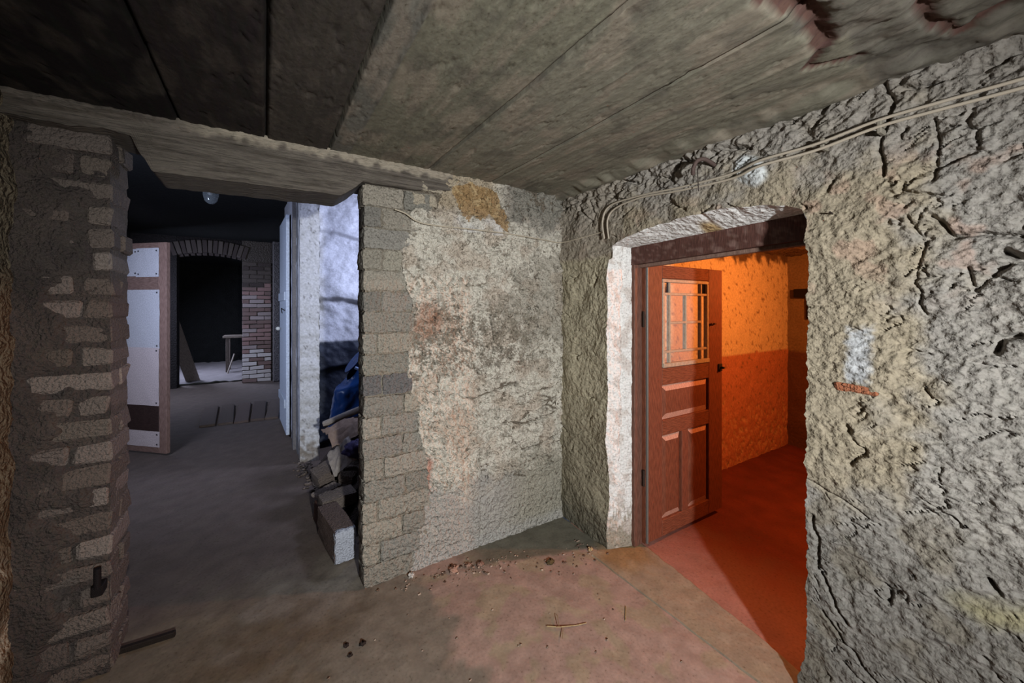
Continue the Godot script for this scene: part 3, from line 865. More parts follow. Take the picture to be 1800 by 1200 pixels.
# ------------------------------------------------------------------ orange-lit side room
func side_room() -> void:
	var b := MB.new()
	b.grid(170, 120, func(u: float, v: float):
		var x := lerpf(1.95, 4.95, u)
		var h := -0.1 + v * 2.35
		var bump: float = nz.n3.get_noise_2d(x, h) * 0.008 + nz.n12.get_noise_2d(x, h) * 0.003
		var fl: float = nz.n12.get_noise_2d(x * 1.2, h * 1.2) + 0.4 * nz.n40.get_noise_2d(x, h)
		var rot := sm(0.75, 0.25, h + nz.n3.get_noise_2d(x, h) * 0.4)
		bump -= 0.008 * sm(0.1, 0.25, fl) * rot
		var dado: float = 1.05 + 0.012 * nz.n3.get_noise_2d(x, 1)
		var col := C(214, 190, 150)
		if h < dado: col = C(184, 118, 88)
		col = col.lerp(C(210, 168, 124) if h < dado else C(176, 140, 96), sm(0.12, 0.3, fl) * rot * 0.6)
		col = col.lerp(C(120, 86, 60), sm(0.44, 0.54, fl - 0.06 * rot) * 0.8)
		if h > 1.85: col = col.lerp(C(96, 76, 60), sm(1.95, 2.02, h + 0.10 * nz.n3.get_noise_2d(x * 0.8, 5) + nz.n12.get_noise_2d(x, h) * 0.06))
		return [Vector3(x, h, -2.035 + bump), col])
	b.box(Vector3(3.46, 1.1, -2.16), Vector3(3.0, 2.5, 0.2), 0.001, 0, null, Basis(), C(150, 130, 110))
	tag(put("wall_side_room", b.mesh(), mats.paint), "orange-lit cream wall with darker red dado behind the open door", "wall", "", "structure")
	var f := MB.new()
	f.grid(90, 70, func(u: float, v: float):
		var z := lerpf(-2.1, 0.8, u)
		var h := -0.1 + v * 2.35
		var col := C(120, 98, 74) if h > 1.03 else C(96, 66, 50)
		return [Vector3(4.86 + nz.n3.get_noise_2d(z, h) * 0.01, h, z), col])
	f.box(Vector3(4.99, 1.1, -0.65), Vector3(0.2, 2.5, 3.2), 0.001, 0, null, Basis(), C(150, 130, 110))
	tag(put("wall_side_room", f.mesh(), mats.paint), "dull end wall at the far right of the orange-lit room", "wall", "", "structure")
	var g := MB.new()
	g.box(Vector3(3.46, 1.1, 0.8), Vector3(3.0, 2.5, 0.16), 0.001, 0, null, Basis(), C(190, 165, 130))
	tag(put("wall_side_room", g.mesh(), mats.paint), "near side wall of the orange-lit room hidden by the doorway", "wall", "", "structure")
	var c := MB.new()
	c.grid(80, 60, func(u: float, v: float):
		var x := lerpf(1.9, 4.95, u)
		var z := lerpf(-2.1, 0.8, v)
		return [Vector3(x, 2.07 + nz.n3.get_noise_2d(x, z) * 0.03 + nz.n12.get_noise_2d(x, z) * 0.015, z), C(110, 88, 68)])
	c.box(Vector3(3.46, 2.26, -0.65), Vector3(3.0, 0.24, 3.1), 0.001, 0, null, Basis(), C(80, 70, 60))
	tag(put("ceiling", c.mesh(), mats.plaster), "low crumbling ceiling of the orange-lit side room", "ceiling", "", "structure")
	# the bulb that lights it, out of sight behind the lintel
	var l := base("ceiling_lamp", Vector3(3.45, 2.05, -0.72))
	tag(l, "bare orange bulb in a holder on the side room ceiling", "lamp")
	var h := MB.new()
	h.lathe([Vector2(0.0, 0.03), Vector2(0.035, 0.03), Vector2(0.035, -0.01), Vector2(0.02, -0.02), Vector2(0.018, -0.06), Vector2(0.0, -0.06)], Vector3.ZERO, 14, C(40, 34, 30))
	put("holder", h.mesh(), mats.plastic, l)
	var q := MB.new()
	q.lathe([Vector2(0.0, -0.055), Vector2(0.013, -0.06), Vector2(0.028, -0.09), Vector2(0.03, -0.11), Vector2(0.02, -0.135), Vector2(0.0, -0.142)], Vector3.ZERO, 16)
	var bm := StandardMaterial3D.new()
	bm.resource_name = "lamp_bulb"
	bm.albedo_color = Color(1, 0.6, 0.3)
	bm.emission_enabled = true; bm.emission = Color(1, 0.5, 0.15); bm.emission_energy_multiplier = 1.5
	put("bulb", q.mesh(), bm, l)
	var o := OmniLight3D.new()
	o.name = "bulb_light"
	l.add_child(o)
	o.position = Vector3(0, -0.2, 0)
	o.light_color = Color(1.0, 0.585, 0.29)
	o.light_energy = 3.0
	o.light_size = 0.05
	o.omni_range = 20.0; o.omni_attenuation = 2.0
	o.shadow_enabled = true
	# black iron bracket on the far wall
	var k := MB.new()
	k.box(Vector3(4.82, 1.65, -1.87), Vector3(0.07, 0.09, 0.16), 0.004, 0, null, Basis(), C(30, 24, 22))
	k.box(Vector3(4.83, 1.50, -1.83), Vector3(0.03, 0.24, 0.03), 0.003, 0, null, Basis(), C(30, 24, 22))
	tag(put("wall_bracket", k.mesh(), mats.iron), "black iron bracket high on the far wall of the orange room", "bracket")

# ------------------------------------------------------------------ passage and back rooms
func back_rooms() -> void:
	var unlit_black := C(14, 13, 13)  # near-black colour stands in for the shade of the unlit ceiling
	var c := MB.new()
	c.box(Vector3(-0.3, 2.92, -6.0), Vector3(4.4, 0.2, 7.3), 0.002, 0, null, Basis(), unlit_black)
	c.box(Vector3(-0.9, 2.75, -11.5), Vector3(3.2, 0.2, 3.9), 0.002, 0, null, Basis(), unlit_black)
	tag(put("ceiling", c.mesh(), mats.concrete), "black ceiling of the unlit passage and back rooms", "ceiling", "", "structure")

	# left wall, with a window out of sight and a set-back behind the far door
	var w := MB.new()
	for r in [[-2.48, -3.53, 0.0, 2.9], [-3.53, -4.07, 0.0, 1.48], [-3.53, -4.07, 2.02, 2.9], [-4.07, -5.85, 0.0, 2.9]]:
		w.box(Vector3(-1.52, (r[2] + r[3]) / 2, (r[0] + r[1]) / 2), Vector3(0.24, r[3] - r[2], r[0] - r[1]), 0.001, 0, null, Basis(), C(120, 112, 106))
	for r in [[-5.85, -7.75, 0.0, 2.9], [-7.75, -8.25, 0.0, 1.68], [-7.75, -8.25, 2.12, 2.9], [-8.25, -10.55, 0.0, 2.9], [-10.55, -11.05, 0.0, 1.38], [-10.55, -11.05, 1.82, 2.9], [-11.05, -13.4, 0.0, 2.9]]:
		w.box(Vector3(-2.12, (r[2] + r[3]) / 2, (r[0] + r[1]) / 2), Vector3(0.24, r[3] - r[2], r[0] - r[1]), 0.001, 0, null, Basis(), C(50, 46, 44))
	w.box(Vector3(-1.8, 1.45, -5.91), Vector3(0.5, 2.9, 0.12), 0.001, 0, null, Basis(), C(110, 104, 98))
	w.box(Vector3(-1.15, 1.45, -2.46), Vector3(0.6, 2.9, 0.1), 0.001, 0, null, Basis(), C(80, 74, 70))
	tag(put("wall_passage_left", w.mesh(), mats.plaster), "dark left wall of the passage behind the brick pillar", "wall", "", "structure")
	for q in [Vector3(-1.52, 1.75, -3.8), Vector3(-2.12, 1.9, -8.0), Vector3(1.93, 2.2, -3.75), Vector3(-2.12, 1.6, -10.8)]:
		var wn := base("window_%d" % (3 if q.x > 0 else (1 if q.z > -5 else (2 if q.z > -9 else 4))), q)  # the farthest window is unseen, added for the floor beyond the arch
		tag(wn, "small cellar window letting daylight in beside the %s" % ("junk recess" if q.x > 0 else ("passage entrance" if q.z > -5 else ("brick arch" if q.z > -9 else "plank table, added to light the far floor"))), "window", "", "structure")
		var fr := MB.new()
		var hh := 0.27 if q.x < 0 and q.z > -5 else 0.22
		var ww := 0.27 if q.x < 0 and q.z > -5 else (0.25 if q.x < 0 else 0.22)
		for s in [-1, 1]:
			fr.box(Vector3(0, s * (hh - 0.02), 0), Vector3(0.05, 0.04, ww * 2), 0.003, 0, null, Basis(), C(190, 190, 188))
			fr.box(Vector3(0, 0, s * (ww - 0.02)), Vector3(0.05, hh * 2 - 0.08, 0.04), 0.003, 0, null, Basis(), C(190, 190, 188))
		put("window_frame", fr.mesh(), mats.paint, wn)
		var pn := MB.new()
		pn.box(Vector3.ZERO, Vector3(0.004, hh * 2 - 0.06, ww * 2 - 0.06), 0.0005)
		put("pane", pn.mesh(), mats.glass, wn)

	# whitewashed recess wall to the right, with a dark dado
	var rw := MB.new()
	rw.grid(110, 190, func(u: float, v: float):
		var x := lerpf(0.3, 1.95, u)
		var h := v * 2.85
		var d: float = nz.n1.get_noise_2d(x * 0.7 + 8, h * 0.8) * 0.05 + nz.n3.get_noise_2d(x, h) * 0.02 + nz.n12.get_noise_2d(x, h) * 0.004
		# sagging bulges of old whitewash
		var sag: float = 1.0 - fposmod(h - 1.52 + 0.05 * sin(x * 5.0 + h), 0.73) / 0.73
		d += 0.06 * sag * sag * sm(0.0, 0.06, 1.0 - sag)
		return [Vector3(x, h, -4.64 + d), C(206, 205, 210).lerp(C(40, 44, 56), sm(1.15, 1.12, h + nz.n12.get_noise_2d(x, 1) * 0.01))])
	rw.box(Vector3(1.1, 1.45, -4.80), Vector3(1.7, 2.9, 0.16), 0.001, 0, null, Basis(), C(120, 115, 115))
	tag(put("wall_recess", rw.mesh(), mats.paint), "bulging whitewashed wall with dark dado behind the white column", "wall", "", "structure")
	var rs := MB.new()
	for r in [[-2.35, -3.53, 0.0, 2.9], [-3.53, -3.97, 0.0, 1.98], [-3.53, -3.97, 2.42, 2.9], [-3.97, -4.85, 0.0, 2.9]]:
		rs.box(Vector3(1.92, (r[2] + r[3]) / 2, (r[0] + r[1]) / 2), Vector3(0.16, r[3] - r[2], r[0] - r[1]), 0.001, 0, null, Basis(), C(90, 84, 80))
	rs.box(Vector3(1.20, 2.6, -2.39), Vector3(1.6, 0.62, 0.1), 0.001, 0, null, Basis(), C(90, 84, 80))
	rs.box(Vector3(1.20, 1.15, -2.36), Vector3(1.3, 2.3, 0.05), 0.001, 0, null, Basis(), C(90, 84, 80))
	tag(put("wall_recess", rs.mesh(), mats.plaster), "dark side wall of the junk recess behind the block pier", "wall", "", "structure")

	# white column
	var col := MB.new()
	var white := C(206, 204, 204)
	var cf := func(h: float, t: float, side: int) -> Array:
		var x0 := 0.285
		var x1 := 0.455
		var z := -4.28
		var j: float = nz.n12.get_noise_2d(t * 0.2 + side * 3, h) * 0.006 + nz.n3.get_noise_2d(h, side * 5) * 0.012
		var ed: float = nz.n12.get_noise_2d(h * 1.3, side) * 0.008
		var p := Vector3(lerpf(x0, x1, t) + (ed if t > 0.98 else 0.0), h, z + j)
		if side == 1: p = Vector3(x1 + ed + j * 0.4, h, lerpf(z, z - 0.22, t))
		if side == 2: p = Vector3(x0 + j * 0.5, h, lerpf(z - 0.22, z, t))
		var cc := white.lerp(C(150, 140, 130), sm(0.3, 0.05, h + nz.n12.get_noise_2d(t * 0.2, h) * 0.3))
		cc = cc.lerp(C(70, 60, 56), sm(0.52, 0.6, nz.n12.get_noise_2d(t * 0.3 + 7, h * 1.2) + 0.5 * nz.n40.get_noise_2d(t * 0.2, h)) * 0.6)
		return [p, cc]
	col.grid(14, 200, func(u: float, v: float): return cf.call(v * 2.84, u, 0))
	col.grid(10, 200, func(u: float, v: float): return cf.call(v * 2.84, u, 1))
	col.grid(10, 200, func(u: float, v: float): return cf.call(v * 2.84, u, 2))
	tag(put("white_column", col.mesh(), mats.paint), "flaking whitewashed square column right of the passage", "column", "", "structure")

	# whitewashed partition running back from the column
	var pt := MB.new()
	pt.grid(40, 110, func(u: float, v: float):
		var z := lerpf(-6.05, -4.5, u)
		var h := v * 2.84
		return [Vector3(lerpf(0.225, 0.29, u) + nz.n3.get_noise_2d(z, h) * 0.008, h, z), C(196, 194, 200).lerp(C(110, 102, 96), sm(0.2, 0.0, h + 0.2 * nz.n12.get_noise_2d(z, h)))], true)
	pt.box(Vector3(0.33, 1.42, -5.3), Vector3(0.1, 2.84, 1.5), 0.001, 0, null, Basis(), C(120, 118, 120))
	tag(put("wall_partition", pt.mesh(), mats.paint), "whitewashed partition running back behind the white column", "wall", "", "structure")
	# pale board door standing folded back against it
	var pd := base("door_3", Vector3(0.225, 0.03, -5.2), 0.05)
	tag(pd, "pale blue-white board door folded back against the partition", "door", "", "structure")
	var dl := MB.new()
	dl.box(Vector3(0, 1.27, -0.41), Vector3(0.035, 2.54, 0.82), 0.004, 0, null, Basis(), C(206, 214, 228))
	put("leaf", dl.mesh(), mats.paint, pd)
	for y in [0.35, 1.6]:
		var lg := MB.new()
		lg.box(Vector3(-0.026, y, -0.41), Vector3(0.018, 0.1, 0.74), 0.003, 0, null, Basis(), C(196, 204, 216))
		put("ledge", lg.mesh(), mats.paint, pd)
	var hk := MB.new()
	hk.tube([Vector3(-0.02, 1.43, -0.1), Vector3(-0.045, 1.45, -0.12), Vector3(-0.05, 1.46, -0.18), Vector3(-0.045, 1.43, -0.22), Vector3(-0.04, 1.40, -0.2)], 0.005, 6, C(40, 36, 34))
	put("hook", hk.mesh(), mats.iron, pd)
	var kb := MB.new()
	kb.blob(Vector3(-0.05, 1.2, -0.64), Vector3(0.025, 0.025, 0.025), nz.n1, 0.0, Vector3.ZERO, 12, 8, Basis(), C(210, 208, 200))
	put("knob", kb.mesh(), mats.plastic, pd)

	end_wall()

	# floor hatch boards
	var ht := base("floor_hatch", Vector3(-0.28, 0, -6.75))
	tag(ht, "row of worn boards let into the passage floor", "hatch")
	var rnd := RandomNumberGenerator.new()
	rnd.seed = 3
	for k in 5:
		var p := MB.new()
		p.box(Vector3.ZERO, Vector3(0.158, 0.03, 1.15), 0.004, 0.004, rnd, Basis(), C(112, 98, 90) * rnd.randf_range(0.85, 1.1))
		var o := put("plank", p.mesh(), mats.wood_flat, ht, Vector3(-0.36 + k * 0.19, 0.012, rnd.randf_range(-0.03, 0.03)))
		o.rotation.y = [0.05, 0.04, 0.0, -0.02, -0.08][k]

	# leaning board, table, far walls in the dark room beyond the arch
	var fw := MB.new()
	fw.grid(50, 40, func(u: float, v: float):
		var x := lerpf(-2.1, 0.9, u)
		var h := v * 2.8
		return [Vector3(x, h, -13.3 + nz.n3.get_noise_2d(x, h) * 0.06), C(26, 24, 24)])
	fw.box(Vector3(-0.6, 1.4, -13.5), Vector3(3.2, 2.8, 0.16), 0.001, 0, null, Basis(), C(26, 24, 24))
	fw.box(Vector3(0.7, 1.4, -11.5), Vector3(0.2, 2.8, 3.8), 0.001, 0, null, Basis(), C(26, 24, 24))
	tag(put("wall_far", fw.mesh(), mats.plaster), "near-black rear walls of the room beyond the brick arch", "wall", "", "structure")
	var lb := MB.new()
	lb.box(Vector3.ZERO, Vector3(0.22, 1.75, 0.04), 0.004, 0.004, rnd, Basis(), C(132, 122, 118))
	var lo := put("board", lb.mesh(), mats.wood, null, Vector3(-1.42, 0.84, -9.95))
	lo.rotation = Vector3(0.1, 0.35, 0.28)
	tag(lo, "long grey board leaning inside the brick arch", "board")
	var lb2 := MB.new()
	lb2.box(Vector3.ZERO, Vector3(0.16, 1.2, 0.03), 0.004, 0.004, rnd, Basis(), C(96, 88, 84))
	var lo2 := put("board", lb2.mesh(), mats.wood, null, Vector3(-1.72, 0.58, -9.8))
	lo2.rotation = Vector3(0.05, 0.3, 0.2)
	tag(lo2, "shorter dark board leaning behind the far door edge", "board")
	var tb := base("work_table", Vector3(-0.30, 0.03, -11.2))
	tag(tb, "rough plank table in the dark room beyond the arch", "table")
	var tt := MB.new()
	tt.box(Vector3(0, 0.80, 0), Vector3(1.0, 0.04, 0.6), 0.004, 0.004, rnd, Basis(), C(130, 118, 108))
	put("tabletop", tt.mesh(), mats.wood_flat, tb)
	for sx in [-1, 1]:
		for sz in [-1, 1]:
			var lg := MB.new()
			lg.box(Vector3(sx * 0.42, 0.39, sz * 0.24), Vector3(0.06, 0.78, 0.06), 0.003, 0.002, rnd, Basis(), C(96, 86, 80))
			put("leg", lg.mesh(), mats.wood, tb)
	var sk := MB.new()
	sk.tube([Vector3(-0.70, 0.03, -10.7), Vector3(-0.58, 0.45, -10.85)], 0.016, 7, C(150, 140, 132))
	tag(put("stick", sk.mesh(), mats.wood), "short pale stick leaning under the plank table", "stick")

func end_wall() -> void:
	var zf := -9.4
	var b := MB.new()
	# core: left of arch, right of arch, above the arch
	b.box(Vector3(-1.75, 1.45, zf - 0.16), Vector3(0.75, 2.9, 0.28), 0.001, 0, null, Basis(), C(40, 36, 34))
	b.box(Vector3(0.0, 1.45, zf - 0.16), Vector3(0.76, 2.9, 0.28), 0.001, 0, null, Basis(), C(84, 76, 72))
	b.box(Vector3(-0.88, 2.76, zf - 0.16), Vector3(1.0, 0.34, 0.28), 0.001, 0, null, Basis(), C(34, 31, 30))
	b.box(Vector3(0.20, 1.45, zf + 0.09), Vector3(0.13, 2.9, 0.2), 0.02, 0, null, Basis(), C(112, 106, 104))
	var root := put("wall_end", b.mesh(), mats.plaster)
	tag(root, "brick end wall with a low segmental arch at the end of passage", "wall", "", "structure")
	var rnd := RandomNumberGenerator.new()
	rnd.seed = 41
	var var_ := []
	for k in 5:
		var m := MB.new()
		m.box(Vector3.ZERO, Vector3(0.236, 0.07, 0.11), 0.006, 0.005, rnd)
		var_.append(m.mesh())
	var hv := []
	for k in 3:
		var m := MB.new()
		m.box(Vector3.ZERO, Vector3(0.112, 0.07, 0.11), 0.006, 0.004, rnd)
		hv.append(m.mesh())
	var tones := []
	for t in [Color(0.60, 0.48, 0.46), Color(0.64, 0.58, 0.57), Color(0.50, 0.41, 0.39), Color(0.80, 0.76, 0.75), Color(0.30, 0.26, 0.25), Color(0.36, 0.32, 0.30)]:
		tones.append(mat("brick_tone_%d" % tones.size(), t, 0.92, tex.grain, tex.bump, 0.8, Vector3(5, 5, 5), true, false))
	for k in 29:
		var y := 0.04 + k * 0.083
		var runs := [0.236, 0.236] if k % 2 == 0 else [0.112, 0.236, 0.112]
		var x := -0.375
		for l in runs:
			if k < 4 and x > 0.0:
				x += l + 0.012
				continue
			var o := put("brick", (var_[rnd.randi() % 5] if l > 0.2 else hv[rnd.randi() % 3]), tones[3 if y < 0.75 and rnd.randf() < 0.6 else (4 + rnd.randi() % 2 if y > 1.75 + rnd.randf() * 0.3 else rnd.randi() % 3)], root, Vector3(x + l / 2, y, zf - 0.04 + rnd.randf_range(-0.01, 0.008)))  # tones run darker upwards, putting the shade into the bricks
			o.rotation = Vector3(0, rnd.randf_range(-0.03, 0.03), rnd.randf_range(-0.02, 0.02))
			x += l + 0.012
	# segmental arch of bricks on end
	var cx := -0.88
	var rad := 1.75
	var cy := 2.54 - rad
	for k in 15:
		var a := lerpf(-0.30, 0.30, k / 14.0)
		var o := put("brick", var_[k % 5], tones[4 + k % 2], root, Vector3(cx + sin(a) * (rad + 0.12), cy + cos(a) * (rad + 0.12), zf - 0.05))
		o.rotation = Vector3(0, 0, PI / 2 - a)
	for k in 13:
		var a := lerpf(-0.3, 0.3, k / 12.0)
		var o := put("brick", hv[k % 3], tones[4], root, Vector3(cx + sin(a) * (rad + 0.12), cy + cos(a) * (rad + 0.02), zf - 0.17))
		o.rotation = Vector3(0, 0, PI / 2 - a)

# ------------------------------------------------------------------ doorway: frame and open door
func bevel_panel(m: MB, x0: float, x1: float, y0: float, y1: float, zf: float, rim: float, depth: float, col: Color, dust_light: Color) -> void:
	# recessed rim rising to a raised field
	var a := [Vector3(x0, y0, zf - depth), Vector3(x1, y0, zf - depth), Vector3(x1, y1, zf - depth), Vector3(x0, y1, zf - depth)]
	var r2 := rim
	var q := [Vector3(x0 + r2, y0 + r2, zf - 0.002), Vector3(x1 - r2, y0 + r2, zf - 0.002), Vector3(x1 - r2, y1 - r2, zf - 0.002), Vector3(x0 + r2, y1 - r2, zf - 0.002)]
	m.quad(q[0], q[3], q[2], q[1], col)
	for k in 4:
		var n := (k + 1) % 4
		m.quad(a[k], q[k], q[n], a[n], dust_light if k == 2 or k == 0 else col)

func doorway() -> void:
	var wood := C(132, 76, 54)
	var dark := C(92, 60, 50)
	# frame
	var f := base("trim_1", Vector3(1.955, 0, 0))
	tag(f, "old dark red-brown wooden frame and lintel set into the arched doorway", "door frame", "", "structure")
	var p := MB.new()
	p.box(Vector3(0.035, 0.90, -1.697), Vector3(0.07, 1.80, 0.062), 0.004, 0, null, Basis(), C(120, 84, 70))
	put("post", p.mesh(), mats.wood, f)
	var p2 := MB.new()
	p2.box(Vector3(0.035, 0.90, -0.66), Vector3(0.07, 1.80, 0.07), 0.004, 0, null, Basis(), C(108, 76, 62))
	put("post", p2.mesh(), mats.wood, f)
	var hd := MB.new()
	hd.grid(80, 10, func(u: float, v: float):
		var z := lerpf(-1.735, -0.62, u)
		var h := lerpf(1.765, 1.876, v) + 0.028 * u
		return [Vector3(-0.004 + nz.n12.get_noise_2d(z, h) * 0.004, h, z), dark.lerp(C(120, 92, 84), sm(0.1, 0.35, nz.n12.get_noise_2d(z * 1.4, h * 2)))])
	hd.grid(80, 4, func(u: float, v: float):
		var z := lerpf(-1.735, -0.62, u)
		return [Vector3(lerpf(-0.004, 0.045, v), 1.765 + 0.028 * u, z), dark], true)
	hd.box(Vector3(0.04, 1.84, -1.18), Vector3(0.06, 0.12, 1.06), 0.002, 0, null, Basis(Vector3.RIGHT, -0.026), dark)
	hd.box(Vector3(0.05, 1.772, -1.18), Vector3(0.035, 0.024, 1.06), 0.003, 0, null, Basis(Vector3.RIGHT, -0.026), C(140, 112, 98))
	put("lintel_board", hd.mesh(), mats.wood, f)

	# open leaf
	var d := base("door_1", Vector3(2.03, 0.005, -1.645))
	tag(d, "open red-brown panelled wooden door with a small glazed window", "door", "", "structure")
	d.rotation.y = 0.0
	var W := 0.86
	var H := 1.77
	var T := 0.036
	var zc := -T / 2
	for r in [[0.0, 0.165, 0.0, H], [0.69, W, 0.0, H]]:
		var m := MB.new()
		m.box(Vector3((r[0] + r[1]) / 2, (r[2] + r[3]) / 2, zc), Vector3(r[1] - r[0], r[3] - r[2], T), 0.003, 0, null, Basis(), wood)
		put("stile", m.mesh(), mats.wood, d)
	for r in [[1.685, H], [0.985, 1.10], [0.655, 0.755], [0.0, 0.105]]:
		var m := MB.new()
		m.box(Vector3(0.4275, (r[0] + r[1]) / 2, zc), Vector3(0.525, r[1] - r[0], T), 0.003, 0, null, Basis(), wood * 1.05)
		put("rail", m.mesh(), mats.wood_flat, d)
	var mu := MB.new()
	mu.box(Vector3(0.409, 0.38, zc), Vector3(0.07, 0.55, T), 0.003, 0, null, Basis(), wood)
	put("stile", mu.mesh(), mats.wood, d)
	var dust_light := C(214, 164, 142)  # bevel colour holds both dust and the light the ledges catch
	for r in [[0.165, 0.69, 0.755, 0.985], [0.165, 0.374, 0.105, 0.655], [0.444, 0.69, 0.105, 0.655]]:
		var m := MB.new()
		bevel_panel(m, r[0], r[1], r[2], r[3], -0.002, 0.04, 0.018, wood * 0.95, dust_light)
		m.box(Vector3((r[0] + r[1]) / 2, (r[2] + r[3]) / 2, -0.027), Vector3(r[1] - r[0], r[3] - r[2], 0.012), 0.001, 0, null, Basis(), wood)
		put("panel", m.mesh(), mats.wood, d)
	# sash
	var beige := C(168, 150, 128)
	var sash := MB.new()
	var x0 := 0.168
	var x1 := 0.687
	var y0 := 1.103
	var y1 := 1.682
	var fw := 0.022
	sash.box(Vector3((x0 + x1) / 2, y1 - fw / 2, zc + 0.006), Vector3(x1 - x0, fw, T - 0.006), 0.003, 0, null, Basis(), beige)
	sash.box(Vector3((x0 + x1) / 2, y0 + fw / 2, zc + 0.010), Vector3(x1 - x0, fw + 0.006, T), 0.003, 0, null, Basis(), beige)
	for x in [x0 + fw / 2, x1 - fw / 2]:
		sash.box(Vector3(x, (y0 + y1) / 2, zc + 0.006), Vector3(fw, y1 - y0 - 2 * fw, T - 0.006), 0.003, 0, null, Basis(), beige)
	var so := put("window_sash", sash.mesh(), mats.paint, d)
	var xs := [x0 + fw, x0 + 0.085, x1 - 0.085, x1 - fw]
	var ys := [y0 + fw, y0 + 0.098, y1 - 0.098, y1 - fw]
	for x in [xs[1], xs[2]]:
		var m := MB.new()
		m.box(Vector3(x, (y0 + y1) / 2, zc + 0.003), Vector3(0.017, y1 - y0 - 2 * fw, 0.026), 0.003, 0, null, Basis(), beige)
		put("muntin", m.mesh(), mats.paint, so)
	for y in [ys[1], ys[2]]:
		var m := MB.new()
		m.box(Vector3((x0 + x1) / 2, y, zc + 0.004), Vector3(x1 - x0 - 2 * fw, 0.017, 0.027), 0.003, 0, null, Basis(), beige)
		put("muntin", m.mesh(), mats.paint, so)
	var mm := MB.new()
	mm.box(Vector3((x0 + x1) / 2, (y0 + y1) / 2, zc + 0.003), Vector3(0.017, ys[2] - ys[1], 0.026), 0.003, 0, null, Basis(), beige)
	put("muntin", mm.mesh(), mats.paint, so)
	var mh := MB.new()
	mh.box(Vector3((x0 + x1) / 2, (y0 + y1) / 2, zc + 0.004), Vector3(xs[2] - xs[1], 0.017, 0.027), 0.003, 0, null, Basis(), beige)
	put("muntin", mh.mesh(), mats.paint, so)
	var xm := (x0 + x1) / 2
	var ym := (y0 + y1) / 2
	var cells := [[xs[0], xs[1], ys[0], ys[1]], [xs[1], xs[2], ys[0], ys[1]], [xs[2], xs[3], ys[0], ys[1]], [xs[0], xs[1], ys[1], ys[2]], [xs[2], xs[3], ys[1], ys[2]], [xs[0], xs[1], ys[2], ys[3]], [xs[1], xs[2], ys[2], ys[3]], [xs[2], xs[3], ys[2], ys[3]], [xs[1], xm, ys[1], ym], [xm, xs[2], ys[1], ym], [xs[1], xm, ym, ys[2]], [xm, xs[2], ym, ys[2]]]
	for k in cells.size():
		var r: Array = cells[k]
		var m := MB.new()
		m.box(Vector3((r[0] + r[1]) / 2, (r[2] + r[3]) / 2, zc), Vector3(r[1] - r[0], r[3] - r[2], 0.003), 0.0004)
		var o := put("pane", m.mesh(), mats.dark_glass if k == 5 or k == 7 else mats.glass, so)
		if k == 5 or k == 7: o.set_meta("label", "small dark coloured corner pane")
	# ironwork
	var la := MB.new()
	la.box(Vector3(W - 0.035, 1.05, 0.005), Vector3(0.045, 0.055, 0.012), 0.003, 0, null, Basis(), C(46, 34, 30))
	la.tube([Vector3(W - 0.035, 1.05, 0.01), Vector3(W - 0.035, 1.05, 0.035)], 0.009, 10, C(46, 34, 30))
	put("lock", la.mesh(), mats.iron, d)
	var bo := MB.new()
	bo.tube([Vector3(0.70, 1.375, 0.012), Vector3(0.755, 1.375, 0.014)], 0.007, 8, C(90, 60, 46))
	bo.tube([Vector3(0.72, 1.375, 0.0), Vector3(0.72, 1.375, 0.03)], 0.006, 8, C(90, 60, 46))
	put("catch", bo.mesh(), mats.iron, d)
	for y in [0.42, 1.42]:
		var hg := MB.new()
		hg.tube([Vector3(-0.012, y - 0.05, -0.004), Vector3(-0.012, y + 0.05, -0.004)], 0.009, 10, C(60, 44, 38))
		put("hinge", hg.mesh(), mats.iron, d)
	var st := MB.new()
	st.tube([Vector3(0.008, 0.01, 0.006), Vector3(0.008, 0.9, 0.007), Vector3(0.008, 1.76, 0.006)], 0.009, 10, C(92, 88, 82))
	put("sealing_strip", st.mesh(), mats.plastic, d)

